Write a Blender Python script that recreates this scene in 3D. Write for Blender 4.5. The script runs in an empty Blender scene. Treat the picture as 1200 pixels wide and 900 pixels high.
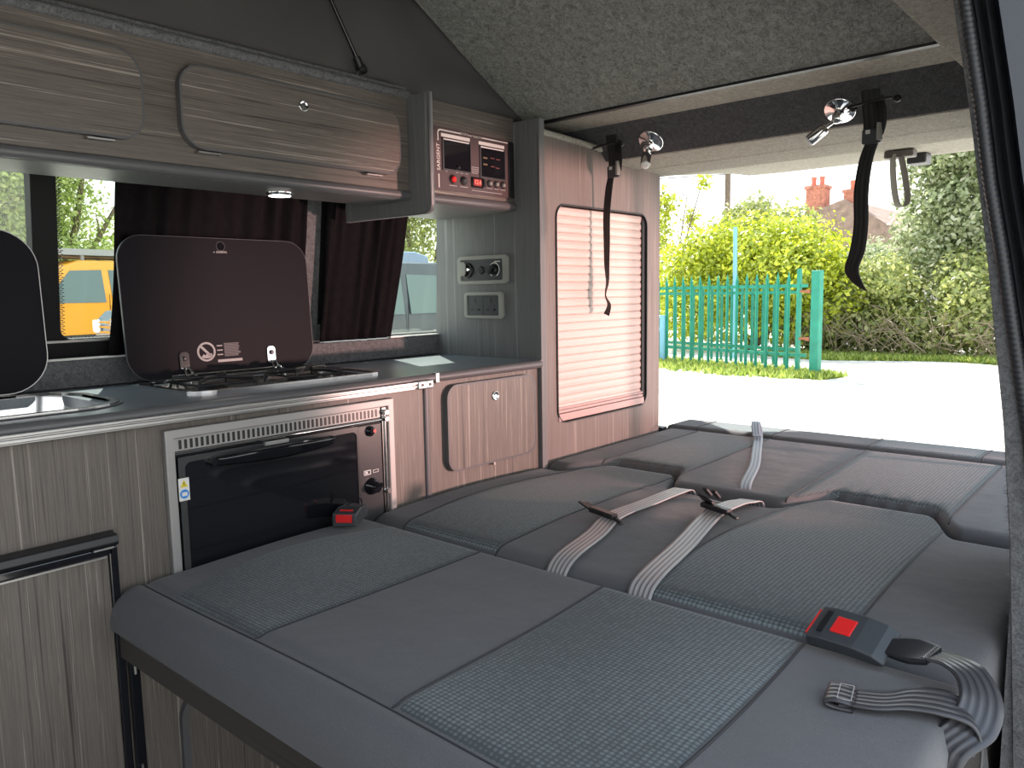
import bpy, math, random
import numpy as np
from mathutils import Vector, Matrix
R=math.radians
col=bpy.context.scene.collection
V=Vector
# ------------------------------------------------------------------ materials
def nodes(name):
    m=bpy.data.materials.new(name); m.use_nodes=True
    nt=m.node_tree; b=nt.nodes['Principled BSDF']; return m,nt,b
def N(nt,t,**k):
    n=nt.nodes.new(t)
    for a,v in k.items():
        if a in n.inputs: n.inputs[a].default_value=v
        else: setattr(n,a,v)
    return n
def ramp(nt,stops,fac=None):
    r=nt.nodes.new('ShaderNodeValToRGB'); e=r.color_ramp.elements
    while len(e)<len(stops): e.new(.5)
    for i,(p,c) in enumerate(stops):
        e[i].position=p; e[i].color=(c[0],c[1],c[2],1)
    if fac: nt.links.new(fac,r.inputs['Fac'])
    return r
def coords(nt,scale=(1,1,1)):
    tc=nt.nodes.new('ShaderNodeTexCoord'); mp=nt.nodes.new('ShaderNodeMapping')
    mp.inputs['Scale'].default_value=scale
    nt.links.new(tc.outputs['Object'],mp.inputs['Vector']); return mp.outputs['Vector']
def bump(nt,b,h,s=.3,d=.002):
    n=nt.nodes.new('ShaderNodeBump'); n.inputs['Strength'].default_value=s; n.inputs['Distance'].default_value=d
    nt.links.new(h,n.inputs['Height']); nt.links.new(n.outputs['Normal'],b.inputs['Normal'])
def plain(name,c,rough=.5,metal=0.,spec=.5,noise=0.,nscale=30,bmp=0.,coat=0.):
    m,nt,b=nodes(name)
    b.inputs['Base Color'].default_value=(*c,1); b.inputs['Roughness'].default_value=rough
    b.inputs['Metallic'].default_value=metal; b.inputs['Specular IOR Level'].default_value=spec
    b.inputs['Coat Weight'].default_value=coat
    v=coords(nt); t=N(nt,'ShaderNodeTexNoise',Scale=float(nscale),Detail=4.)
    nt.links.new(v,t.inputs['Vector'])
    if noise>0:
        r=ramp(nt,[(.3,[x*(1-noise) for x in c]),(.7,[min(1,x*(1+noise)) for x in c])],t.outputs['Fac'])
        nt.links.new(r.outputs['Color'],b.inputs['Base Color'])
    if bmp>0: bump(nt,b,t.outputs['Fac'],bmp)
    return m
def wood(name,scale,dark,mid,light,rough=.42):
    m,nt,b=nodes(name)
    a=N(nt,'ShaderNodeTexNoise',Scale=1.,Detail=3.,Roughness=.6,Distortion=.3)
    nt.links.new(coords(nt,scale),a.inputs['Vector'])
    f=N(nt,'ShaderNodeTexNoise',Scale=1.,Detail=5.,Roughness=.75)
    nt.links.new(coords(nt,[s*4.5 for s in scale]),f.inputs['Vector'])
    mx=N(nt,'ShaderNodeMix',data_type='FLOAT'); mx.inputs[0].default_value=.45
    nt.links.new(a.outputs['Fac'],mx.inputs[2]); nt.links.new(f.outputs['Fac'],mx.inputs[3])
    r=ramp(nt,[(.36,dark),(.47,mid),(.54,[ (p+q)/2 for p,q in zip(mid,dark)]),(.66,light)],mx.outputs[0])
    nt.links.new(r.outputs['Color'],b.inputs['Base Color'])
    b.inputs['Roughness'].default_value=rough; b.inputs['Specular IOR Level'].default_value=.4
    bump(nt,b,f.outputs['Fac'],.12,.001)
    return m
def carpet(name,c1,c2,scale=420,b_=.9):
    m,nt,b=nodes(name)
    v=coords(nt); a=N(nt,'ShaderNodeTexNoise',Scale=float(scale),Detail=3.,Roughness=.8)
    nt.links.new(v,a.inputs['Vector'])
    a2=N(nt,'ShaderNodeTexNoise',Scale=float(scale)*.22,Detail=4.,Roughness=.7,Distortion=1.2); nt.links.new(v,a2.inputs['Vector'])
    mx=N(nt,'ShaderNodeMix',data_type='FLOAT'); mx.inputs[0].default_value=.5
    nt.links.new(a.outputs['Fac'],mx.inputs[2]); nt.links.new(a2.outputs['Fac'],mx.inputs[3])
    r=ramp(nt,[(.38,c1),(.62,c2)],mx.outputs[0])
    nt.links.new(r.outputs['Color'],b.inputs['Base Color'])
    b.inputs['Roughness'].default_value=.95; b.inputs['Specular IOR Level'].default_value=.1
    bump(nt,b,mx.outputs[0],b_,.004)
    return m
def honey(name,c1,c2):
    m,nt,b=nodes(name)
    v=nt.nodes.new('ShaderNodeTexVoronoi'); v.inputs['Scale'].default_value=150.; v.inputs['Randomness'].default_value=.12
    nt.links.new(coords(nt,(1,.85,.3)),v.inputs['Vector'])
    n=N(nt,'ShaderNodeTexNoise',Scale=900.,Detail=2.); nt.links.new(coords(nt),n.inputs['Vector'])
    r=ramp(nt,[(.25,c2),(.62,c1)],v.outputs['Distance'])
    mx=N(nt,'ShaderNodeMix',data_type='RGBA',blend_type='MULTIPLY'); mx.inputs[0].default_value=.35
    nt.links.new(r.outputs['Color'],mx.inputs[6]); nt.links.new(n.outputs['Fac'],mx.inputs[7])
    nt.links.new(mx.outputs[2],b.inputs['Base Color'])
    b.inputs['Roughness'].default_value=.85; b.inputs['Specular IOR Level'].default_value=.2
    b.inputs['Sheen Weight'].default_value=.15
    bump(nt,b,v.outputs['Distance'],.5,-.002)
    return m
def fabric(name,c):
    m,nt,b=nodes(name)
    n=N(nt,'ShaderNodeTexNoise',Scale=1100.,Detail=2.); nt.links.new(coords(nt),n.inputs['Vector'])
    n2=N(nt,'ShaderNodeTexNoise',Scale=7.,Detail=3.); nt.links.new(coords(nt),n2.inputs['Vector'])
    r=ramp(nt,[(.3,[x*.8 for x in c]),(.7,[x*1.25 for x in c])],n.outputs['Fac'])
    nt.links.new(r.outputs['Color'],b.inputs['Base Color'])
    b.inputs['Roughness'].default_value=.85; b.inputs['Specular IOR Level'].default_value=.2; b.inputs['Sheen Weight'].default_value=.12
    bp=nt.nodes.new('ShaderNodeBump'); bp.inputs['Strength'].default_value=.35; bp.inputs['Distance'].default_value=.02
    nt.links.new(n2.outputs['Fac'],bp.inputs['Height'])
    b2=nt.nodes.new('ShaderNodeBump'); b2.inputs['Strength'].default_value=.3; b2.inputs['Distance'].default_value=.001
    nt.links.new(n.outputs['Fac'],b2.inputs['Height']); nt.links.new(bp.outputs['Normal'],b2.inputs['Normal'])
    nt.links.new(b2.outputs['Normal'],b.inputs['Normal'])
    return m
def webbing(name,c1,c2,rough=.4,n=5.):
    m,nt,b=nodes(name)
    at=nt.nodes.new('ShaderNodeAttribute'); at.attribute_name='across'
    mu=nt.nodes.new('ShaderNodeMath'); mu.operation='MULTIPLY'; mu.inputs[1].default_value=n*2*math.pi
    si=nt.nodes.new('ShaderNodeMath'); si.operation='SINE'
    nt.links.new(at.outputs['Fac'],mu.inputs[0]); nt.links.new(mu.outputs[0],si.inputs[0])
    ma=nt.nodes.new('ShaderNodeMapRange'); ma.inputs['From Min'].default_value=-1
    nt.links.new(si.outputs[0],ma.inputs['Value'])
    r=ramp(nt,[(.05,c1),(.6,c2)],ma.outputs['Result']); nt.links.new(r.outputs['Color'],b.inputs['Base Color'])
    b.inputs['Roughness'].default_value=rough
    bump(nt,b,ma.outputs['Result'],.35,.0015)
    return m
def leafmat(name,c1,c2,c3,trans=.45):
    m=bpy.data.materials.new(name); m.use_nodes=True; nt=m.node_tree; nt.nodes.clear()
    o=nt.nodes.new('ShaderNodeOutputMaterial'); at=nt.nodes.new('ShaderNodeAttribute'); at.attribute_name='across'
    r=ramp(nt,[(0,c1),(.5,c2),(1,c3)],at.outputs['Fac'])
    d=nt.nodes.new('ShaderNodeBsdfDiffuse'); t=nt.nodes.new('ShaderNodeBsdfTranslucent'); mx=nt.nodes.new('ShaderNodeMixShader')
    g=nt.nodes.new('ShaderNodeBsdfGlossy'); g.inputs['Roughness'].default_value=.45; m2=nt.nodes.new('ShaderNodeMixShader'); m2.inputs[0].default_value=.05
    mx.inputs[0].default_value=trans
    for s in (d,t): nt.links.new(r.outputs['Color'],s.inputs['Color'])
    nt.links.new(d.outputs[0],mx.inputs[1]); nt.links.new(t.outputs[0],mx.inputs[2])
    nt.links.new(mx.outputs[0],m2.inputs[1]); nt.links.new(g.outputs[0],m2.inputs[2])
    nt.links.new(m2.outputs[0],o.inputs['Surface']); return m
def glassmat(name,tint=(1,1,1),gloss=.08):
    m=bpy.data.materials.new(name); m.use_nodes=True; nt=m.node_tree; nt.nodes.clear()
    o=nt.nodes.new('ShaderNodeOutputMaterial'); t=nt.nodes.new('ShaderNodeBsdfTransparent'); t.inputs[0].default_value=(*tint,1)
    g=nt.nodes.new('ShaderNodeBsdfGlossy'); g.inputs['Roughness'].default_value=.02; mx=nt.nodes.new('ShaderNodeMixShader')
    mx.inputs[0].default_value=gloss
    nt.links.new(t.outputs[0],mx.inputs[1]); nt.links.new(g.outputs[0],mx.inputs[2]); nt.links.new(mx.outputs[0],o.inputs['Surface']); return m
def emit(name,c,s):
    m,nt,b=nodes(name); b.inputs['Base Color'].default_value=(*c,1)
    b.inputs['Emission Color'].default_value=(*c,1); b.inputs['Emission Strength'].default_value=s; return m
D_,M_,L_=(.043,.036,.033),(.165,.143,.125),(.38,.34,.295)
M={
 'wood_v':wood('laminate_vertical',(105,105,1.0),D_,M_,L_),
 'wood_h':wood('laminate_horizontal',(1.0,100,115),(.03,.026,.025),M_,(.46,.41,.36)),
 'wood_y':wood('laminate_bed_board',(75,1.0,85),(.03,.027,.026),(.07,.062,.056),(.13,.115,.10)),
 'wood_tall':wood('laminate_tall',(60,60,.8),(.10,.082,.075),(.20,.165,.15),(.33,.28,.25)),
 'wood_gable':wood('laminate_gable',(60,60,.8),(.09,.092,.092),(.17,.174,.174),(.31,.315,.31)),
 'edging':plain('edge_banding',(.105,.105,.11),.35),
 'carpet_mid':carpet('carpet_lining_grey',(.085,.086,.09),(.22,.222,.23)),
 'carpet_dark':carpet('carpet_lining_dark',(.13,.132,.12),(.40,.405,.375),300),
 'carpet_light':carpet('carpet_lining_light',(.22,.205,.175),(.46,.44,.385)),
 'carpet_header_shaded':carpet('carpet_header_shaded',(.05,.052,.055),(.13,.132,.138)),  # lining carpet darkened, the header's shade is put into the colour
 'canvas':plain('canvas',(.062,.060,.060),.8,noise=.12,nscale=5,bmp=.1),
 'fabric':fabric('charcoal_fabric',(.112,.111,.116)),
 'honey':honey('honeycomb_fabric',(.075,.086,.090),(.23,.262,.27)),
 'pipe':plain('seam',(.03,.03,.033),.7),
 'worktop':plain('worktop_laminate',(.23,.26,.285),.26,noise=.12,nscale=500),
 'alu':plain('brushed_aluminium',(.42,.415,.41),.38,metal=1.),
 'alu_dull':plain('satin_grey_metal',(.36,.35,.34),.5,metal=.4),
 'chrome':plain('chrome',(.85,.85,.86),.06,metal=1.),
 'steel':plain('stainless',(.72,.71,.70),.18,metal=1.),
 'black_gloss':plain('black_glass',(.008,.008,.011),.08,coat=.3),
 'lid':plain('black_lid_glass',(.012,.011,.014),.5,spec=.07),
 'black':plain('black_plastic',(.012,.012,.014),.4),
 'black_matt':plain('matt_black_frame',(.008,.008,.009),.6,spec=.2),
 'black_rubber':plain('black_rubber',(.02,.021,.024),.38),
 'oven_front':plain('dark_oven_panel',(.05,.05,.052),.22,spec=.7),
 'dark_grey':plain('dark_grey_plastic',(.045,.05,.055),.45),
 'grey_plastic':plain('grey_plastic',(.30,.30,.27),.45),
 'panel':plain('control_panel_face',(.075,.050,.052),.4),
 'white':plain('white_print',(.75,.73,.70),.6),
 'print':plain('grey_print',(.38,.36,.36),.6),
 'print_dim':plain('dim_print',(.13,.12,.125),.6),
 'red':plain('red_plastic',(.75,.02,.02),.35),
 'led':emit('red_led',(1,.16,.12),1.8),
 'display_red':plain('display_red',(.30,.03,.03),.3),
 'amber_dim':plain('dim_amber',(.16,.11,.05),.6),'red_dim':plain('dim_red',(.14,.03,.035),.6),
 'yellow':plain('yellow_sign',(.75,.6,.03),.5),'blue_sign':plain('blue_sign',(.03,.25,.7),.5),
 'curtain':plain('curtain_cloth',(.009,.0078,.009),.95,spec=.08,noise=.2,nscale=60),
 'web_light':webbing('belt_webbing',(.15,.135,.138),(.42,.40,.40)),
 'web_dark':webbing('dark_webbing',(.028,.027,.03),(.06,.058,.062),.3,5.),
 'web_blue':webbing('grey_blue_strap',(.13,.155,.18),(.24,.27,.31),.5,3.),
 'strap_black':webbing('black_strap',(.004,.004,.005),(.012,.012,.013),.6,3.),
 'tambour':plain('tambour_slats',(.62,.51,.47),.4),
 'tambour_trim':plain('tambour_handle',(.48,.34,.32),.35),
 'downlight':emit('downlight_lens',(1,.97,.9),6.),
 'lamp_lens':plain('frosted_lens',(.85,.85,.82),.3),
 'glass':glassmat('clear_glass',(.93,.97,.93),.05),
 'tint':glassmat('tinted_glass',(.75,.86,.80),.04),
 'body_blue':plain('dark_blue_paint',(.014,.020,.030),.35,coat=.3),
 'pull':plain('beige_grey_strap',(.20,.19,.165),.8),
 'pull_mount':plain('taupe_plastic',(.10,.09,.08),.5),
 'green':plain('green_painted_steel',(.025,.26,.17),.45,noise=.15,nscale=6),
 'pole_blue':plain('pale_blue_steel',(.22,.48,.60),.5),
 'rust':plain('rust',(.32,.12,.06),.8),
 'gravel':plain('pale_gravel',(.56,.53,.47),.95,noise=.25,nscale=3,bmp=.3),
 'brick':plain('brick',(.42,.17,.11),.9,noise=.3,nscale=6),
 'pot':plain('chimney_pot',(.55,.16,.10),.8),
 'roof':plain('roof_tiles',(.24,.17,.13),.9,noise=.25,nscale=3),
 'render_wall':plain('house_wall',(.5,.45,.38),.9,noise=.1,nscale=2),
 'bark':plain('bark',(.16,.12,.085),.9,noise=.3,nscale=8),
 'orange':plain('orange_paint',(.85,.36,.02),.25,coat=.6),
 'silver':plain('silver_blue_paint',(.20,.26,.36),.25,metal=.3,coat=.6),
 'grey_van':plain('dark_grey_paint',(.045,.055,.065),.25,coat=.6),
 'van_glass':plain('vehicle_glass',(.10,.15,.14),.06,spec=.8),
 'tyre':plain('tyre_rubber',(.02,.02,.02),.8),
 'leaf_yellow':leafmat('yellow_green_leaves',(.17,.24,.015),(.50,.56,.03),(.72,.74,.07),.55),
 'leaf_holly':leafmat('holly_leaves',(.13,.17,.06),(.36,.42,.20),(.75,.75,.55),.5),
 'leaf_mid':leafmat('bramble_leaves',(.13,.17,.045),(.34,.39,.11),(.62,.60,.24),.5),
 'leaf_hedge':leafmat('hedge_leaves',(.18,.26,.06),(.45,.55,.15),(.72,.78,.34),.55),
 'leaf_brown':leafmat('dry_twigs',(.32,.25,.16),(.32,.25,.16),(.35,.27,.17),.2),
 'grass':leafmat('grass_blades',(.14,.22,.03),(.34,.44,.07),(.55,.58,.16),.45),
}
# ------------------------------------------------------------------ builders
def rr(x0,x1,y0,y1,r,n=6):
    pts=[]
    for cx,cy,a in ((x1-r,y1-r,0),(x0+r,y1-r,90),(x0+r,y0+r,180),(x1-r,y0+r,270)):
        for i in range(n+1):
            t=R(a+90*i/n); pts.append((cx+r*math.cos(t),cy+r*math.sin(t)))
    return pts
def circ(cx,cy,r,n=24,ry=None):
    return [(cx+r*math.cos(2*math.pi*i/n),cy+(ry or r)*math.sin(2*math.pi*i/n)) for i in range(n)]
class MB:
    def __init__(s): s.v=[]; s.f=[]; s.sm=[]; s.a=[]
    def add(s,v,f,smooth=False,a=None):
        o=len(s.v); s.v+= [tuple(p) for p in v]; s.f+=[tuple(i+o for i in q) for q in f]; s.sm+=[smooth]*len(f)
        s.a+= list(a) if a is not None else [0.]*len(v); return s
    def box(s,x0,x1,y0,y1,z0,z1):
        v=[(x,y,z) for x in (x0,x1) for y in (y0,y1) for z in (z0,z1)]
        return s.add(v,[(0,1,3,2),(4,6,7,5),(0,4,5,1),(2,3,7,6),(0,2,6,4),(1,5,7,3)])
    def obox(s,c,u,v,n,hu,hv,hn):
        c=V(c);u=V(u).normalized();v=V(v).normalized();n=V(n).normalized()
        p=[c+u*a*hu+v*b*hv+n*d*hn for a in(-1,1) for b in(-1,1) for d in(-1,1)]
        return s.add(p,[(0,1,3,2),(4,6,7,5),(0,4,5,1),(2,3,7,6),(0,2,6,4),(1,5,7,3)])
    def prism(s,pts,O,U,W,Nn,d,smooth=False):
        O=V(O);U=V(U);W=V(W);Nn=V(Nn); n=len(pts)
        a=[O+U*x+W*y for x,y in pts]; b=[p+Nn*d for p in a]
        s.add(a+b,[tuple(range(n))[::-1],tuple(range(n,2*n))])
        s.sm[-1]=s.sm[-2]=False
        return s.add(a+b,[(i,(i+1)%n,n+(i+1)%n,n+i) for i in range(n)],smooth)
    def ring(s,po,pi,O,U,W,Nn,d):
        O=V(O);U=V(U);W=V(W);Nn=V(Nn); n=len(po)
        a=[O+U*x+W*y for x,y in po]; b=[O+U*x+W*y for x,y in pi]
        A=[p+Nn*d for p in a]; B=[p+Nn*d for p in b]; f=[]
        for i in range(n):
            j=(i+1)%n
            f+=[(i,j,n+j,n+i),(2*n+i,3*n+i,3*n+j,2*n+j),(i,2*n+i,2*n+j,j),(n+i,n+j,3*n+j,3*n+i)]
        return s.add(a+b+A+B,f)
    def tube(s,P,r,n=8,smooth=True,rs=None):
        P=[V(p) for p in P]; rings=[]; ref=V((0,0,1))
        t0=(P[1]-P[0]).normalized()
        if abs(t0.dot(ref))>.9: ref=V((1,0,0))
        for i,p in enumerate(P):
            t=(P[min(i+1,len(P)-1)]-P[max(i-1,0)]).normalized()
            x=(ref-t*ref.dot(t)).normalized(); ref=x; y=t.cross(x); q=rs[i] if rs else r
            rings.append([p+(x*math.cos(2*math.pi*k/n)+y*math.sin(2*math.pi*k/n))*q for k in range(n)])
        v=[p for g in rings for p in g]; f=[]
        for i in range(len(P)-1):
            for k in range(n):
                f.append((i*n+k,i*n+(k+1)%n,(i+1)*n+(k+1)%n,(i+1)*n+k))
        s.add(v,f,smooth); m=len(v)-n
        return s.add(v,[tuple(range(n))[::-1],tuple(range(m,m+n))])
    def cyl(s,a,b,r,r2=None,n=20): return s.tube([a,b],r,n,True,[r,r if r2 is None else r2])
    def ribbon(s,P,W,w,t,k=13,sub=1):
        """P centres, W width directions, w width(s), t thickness"""
        P=[V(p) for p in P]; W=[V(q).normalized() for q in W]; ws=w if isinstance(w,(list,tuple)) else [w]*len(P)
        if sub>1:
            n=len(P); PP=[];WW=[];w2=[]
            for i in range(n-1):
                p0,p1,p2,p3=P[max(i-1,0)],P[i],P[i+1],P[min(i+2,n-1)]
                for j in range(sub):
                    u=j/sub
                    PP.append(.5*((2*p1)+(p2-p0)*u+(2*p0-5*p1+4*p2-p3)*u*u+(3*p1-p0-3*p2+p3)*u**3))
                    WW.append(W[i].lerp(W[i+1],u).normalized()); w2.append(ws[i]*(1-u)+ws[i+1]*u)
            PP.append(P[-1]);WW.append(W[-1]);w2.append(ws[-1]); P,W,ws=PP,WW,w2
        v=[];a=[];f=[]
        for i,p in enumerate(P):
            tn=(P[min(i+1,len(P)-1)]-P[max(i-1,0)]).normalized(); nn=tn.cross(W[i]).normalized()
            for side in (1,-1):
                for j in range(k):
                    u=j/(k-1); v.append(p+W[i]*(u-.5)*ws[i]+nn*side*t/2); a.append(u)
        S=2*k
        for i in range(len(P)-1):
            for j in range(k-1):
                f.append((i*S+j,i*S+j+1,(i+1)*S+j+1,(i+1)*S+j)); f.append((i*S+k+j,(i+1)*S+k+j,(i+1)*S+k+j+1,i*S+k+j+1))
            f.append((i*S,(i+1)*S,(i+1)*S+k,i*S+k)); f.append((i*S+k-1,i*S+2*k-1,(i+1)*S+2*k-1,(i+1)*S+k-1))
        e=(len(P)-1)*S
        f.append(tuple(list(range(k))+list(range(2*k-1,k-1,-1)))); f.append(tuple([e+j for j in range(k)][::-1]+[e+j for j in range(k,2*k)]))
        s.add(v,f,True,a); return s
    def lathe(s,prof,O,A,n=24):
        O=V(O);A=V(A).normalized(); x=A.orthogonal().normalized(); y=A.cross(x); v=[];f=[]
        for r,h in prof:
            for k in range(n): t=2*math.pi*k/n; v.append(O+A*h+(x*math.cos(t)+y*math.sin(t))*r)
        for i in range(len(prof)-1):
            for k in range(n): f.append((i*n+k,i*n+(k+1)%n,(i+1)*n+(k+1)%n,(i+1)*n+k))
        s.add(v,f,True); m=len(v)-n
        return s.add(v,[tuple(range(n))[::-1],tuple(range(m,m+n))])
    def text(s,txt,O,U,W,Nn,size,d=.0006,align='CENTER'):
        c=bpy.data.curves.new('t','FONT'); c.body=txt; c.size=size; c.align_x=align; c.align_y='CENTER'; c.resolution_u=3
        o=bpy.data.objects.new('t',c); col.objects.link(o); dg=bpy.context.evaluated_depsgraph_get(); me=bpy.data.meshes.new_from_object(o.evaluated_get(dg))
        O=V(O);U=V(U);W=V(W);Nn=V(Nn)
        s.add([O+U*p.co.x+W*p.co.y+Nn*d for p in me.vertices],[tuple(q.vertices) for q in me.polygons])
        bpy.data.objects.remove(o); bpy.data.meshes.remove(me); return s
    def build(s,name,mat,parent=None,label=None,bevel=0.,seg=2,weld=False):
        off=V((0,0,0)); q=parent
        while q: off+=q.location; q=q.parent
        me=bpy.data.meshes.new(name); nv=len(s.v)
        me.from_pydata([(p[0]-off.x,p[1]-off.y,p[2]-off.z) for p in s.v],[],s.f)
        me.polygons.foreach_set('use_smooth',s.sm)
        at=me.attributes.new('across','FLOAT','POINT'); at.data.foreach_set('value',s.a)
        me.materials.append(M[mat]); me.validate()
        o=bpy.data.objects.new(name,me); col.objects.link(o); o.parent=parent
        if label: o['label']=label
        if weld or bevel>0:
            w=o.modifiers.new('w','WELD'); w.merge_threshold=1e-5
        if bevel>0:
            b=o.modifiers.new('b','BEVEL'); b.width=bevel; b.segments=seg; b.limit_method='ANGLE'; b.angle_limit=R(40); b.harden_normals=False
        return o
def thing(name,label,cat,loc,group=None):
    o=bpy.data.objects.new(name,None); col.objects.link(o); o.location=loc; o.empty_display_size=.05
    o['label']=label; o['category']=cat
    if group: o['group']=group
    return o
def tag(o,label,cat,group=None,kind=None):
    if label: o['label']=label
    if cat: o['category']=cat
    if group: o['group']=group
    if kind: o['kind']=kind
    return o
def struct(o,label=None,cat=None):
    o['kind']='structure'
    if label: o['label']=label
    if cat: o['category']=cat
    return o
X_,Y_,Z_=V((1,0,0)),V((0,1,0)),V((0,0,1))
NY=-Y_
def XZ(y): return (0,y,0),X_,Z_,NY       # front-facing plane at depth y (extrudes towards the camera)
def copy_tree(o,parent=None):
    c=o.copy(); col.objects.link(c); c.parent=parent
    for ch in o.children: copy_tree(ch,c)
    return c

# ================================================================== VAN SHELL
def Yw(z): return 1.82-.14*(z-.95) if z>.95 else 1.82
def Yn(z): return .165+.15*(z-.88) if z>.88 else .155
XF,XR=-.75,2.42
struct(MB().box(XF,XR,.10,1.86,-.03,0).build('floor','dark_grey'),'dark grey van floor under the bed and kitchen','floor')
def wallquad(mb,x0,x1,z0,z1,fn,t,sgn,n=4):
    for i in range(n):
        a=z0+(z1-z0)*i/n; b=z0+(z1-z0)*(i+1)/n
        v=[(x0,fn(a),a),(x1,fn(a),a),(x1,fn(b),b),(x0,fn(b),b)]
        v+=[(x,y+sgn*t,z) for x,y,z in v]
        f=[(0,1,2,3),(7,6,5,4),(0,3,7,4),(1,5,6,2)]
        if i==0: f.append((0,4,5,1))
        if i==n-1: f.append((3,2,6,7))
        mb.add(v,f)
w=MB()
WT=1.37
wallquad(w,XF,XR,0,.94,Yw,.05,1); wallquad(w,XF,XR,WT,1.56,Yw,.05,1)
wallquad(w,XF,.05,.94,WT,Yw,.05,1); wallquad(w,1.20,1.275,.94,WT,Yw,.05,1); wallquad(w,1.77,XR,.94,WT,Yw,.05,1)
struct(w.build('wall_left','carpet_mid'),'grey carpet lined van side wall behind the kitchen','wall')
w=MB()
wallquad(w,1.205,XR,0,.60,Yn,.04,-1); wallquad(w,1.205,XR,1.11,1.56,Yn,.04,-1); wallquad(w,1.205,1.66,.60,1.11,Yn,.04,-1)  # opening in this unseen wall is shaped to limit the pink beam
wallquad(w,2.40,XR,.60,1.11,Yn,.04,-1); wallquad(w,XF,-.22,0,1.56,Yn,.04,-1)
struct(w.build('wall_right','carpet_mid'),'carpet lined van side wall behind the sliding door opening','wall')
# fixed ceiling : rear strip, both side rails
w=MB()
w.box(1.785,1.98,.22,1.80,1.553,1.60); w.box(-.75,1.785,1.49,1.80,1.56,1.60)
# near rail, rounded lip
w.box(-.75,2.05,.20,.37,1.50,1.60)
struct(w.build('ceiling','carpet_light',bevel=.012,seg=3),'fixed light grey carpeted ceiling band in front of the rear header','ceiling')
# header : slanting face with shade put into its carpet colour, light underside
def profile_y(mb,pts,y0,y1,smooth=False):
    n=len(pts); v=[(x,y0,z) for x,z in pts]+[(x,y1,z) for x,z in pts]
    mb.add(v,[tuple(range(n)),tuple(range(n,2*n))[::-1]]); mb.add(v,[(i,n+i,n+(i+1)%n,(i+1)%n) for i in range(n)],smooth)
w=MB(); profile_y(w,[(1.955,1.555),(1.975,1.535),(2.04,1.475),(2.05,1.467),(2.22,1.463),(2.235,1.4655),(2.25,1.463),(2.42,1.463),(2.43,1.475),(2.43,1.60),(1.955,1.60)],.20,1.80)
struct(w.build('trim_1','carpet_light'),'carpeted rear roof header above the open tailgate','header')
w=MB(); w.add([(1.945,.23,1.553),(1.945,1.79,1.553),(2.043,1.79,1.4695),(2.043,.23,1.4695),(1.955,.23,1.558),(1.955,1.79,1.558),(2.053,1.79,1.474),(2.053,.23,1.474)],[(0,1,2,3),(7,6,5,4),(0,4,5,1),(3,2,6,7),(0,3,7,4),(1,5,6,2)])
struct(w.build('trim_2','carpet_header_shaded',weld=True),'slanting carpeted face of the rear header, shade put into its dark colour','header panel')
# raised roof panel hinged at the rear
sl=math.tan(R(29.3)); hz=1.553
def hp(x): return hz+(1.765-x)*sl
w=MB(); a,b=1.765,-.40
v=[(a,.36,hp(a)),(a,1.49,hp(a)),(b,1.49,hp(b)),(b,.36,hp(b))]; v+=[(x,y,z+.04) for x,y,z in v]
w.add(v,[(0,1,2,3),(7,6,5,4),(0,4,5,1),(2,6,7,3),(1,5,6,2),(0,3,7,4)])
struct(w.build('ceiling','carpet_dark',weld=True),'raised grey carpeted pop top panel sloping up from the rear hinge','ceiling')
w=MB(); w.box(1.765,1.785,.36,1.49,1.547,1.585)
struct(w.build('trim_3','black'),'dark groove along the rear hinge of the raised roof panel','trim')
# roof shell above
w=MB(); v=[(1.80,.15,1.62),(1.80,1.85,1.62),(-.5,1.85,hp(-.5)+.1),(-.5,.15,hp(-.5)+.1)]; v+=[(x,y,z+.03) for x,y,z in v]
w.add(v,[(0,1,2,3),(7,6,5,4),(0,4,5,1),(2,6,7,3),(1,5,6,2),(0,3,7,4)]); w.box(1.78,2.46,.15,1.85,1.61,1.64)
struct(w.build('roof_shell','white'),'white outer roof skin of the van','roof')
for nm,y,lab in (('wall_upper_left',1.475,'dark grey canvas side of the raised roof above the lockers'),('wall_upper_right',.36,'dark grey canvas side of the raised roof above the sliding door')):
    w=MB(); nx,nz=36,14; v=[];f=[]
    for i in range(nx+1):
        x=1.765-(1.765+.40)*i/nx
        for j in range(nz+1):
            z=1.545+(hp(x)-1.545)*j/nz
            s=math.sin(math.pi*j/nz); v.append((x,y+.012*s*math.sin(i*.9+j*.3),z))
    for i in range(nx):
        for j in range(nz): f.append((i*(nz+1)+j,(i+1)*(nz+1)+j,(i+1)*(nz+1)+j+1,i*(nz+1)+j+1))
    w.add(v,f,True); o=w.build(nm,'canvas'); m=o.modifiers.new('s','SOLIDIFY'); m.thickness=.004
    struct(o,lab,'canvas wall')
struct(MB().box(-.42,-.40,.36,1.49,1.55,hp(-.4)).build('wall_upper_front','canvas'),'dark canvas front end of the raised roof','canvas wall')
# carpet covered roll along the opening edge above the lockers
w=MB(); w.tube([(x,1.452,1.549) for x in np.linspace(-.4,1.30,20)],.011,10); w.tube([(x,1.462,1.563) for x in np.linspace(-.4,1.30,20)],.008,8)
struct(w.build('trim_4','carpet_mid'),'grey carpet roll along the top of the overhead lockers','trim')

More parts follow.
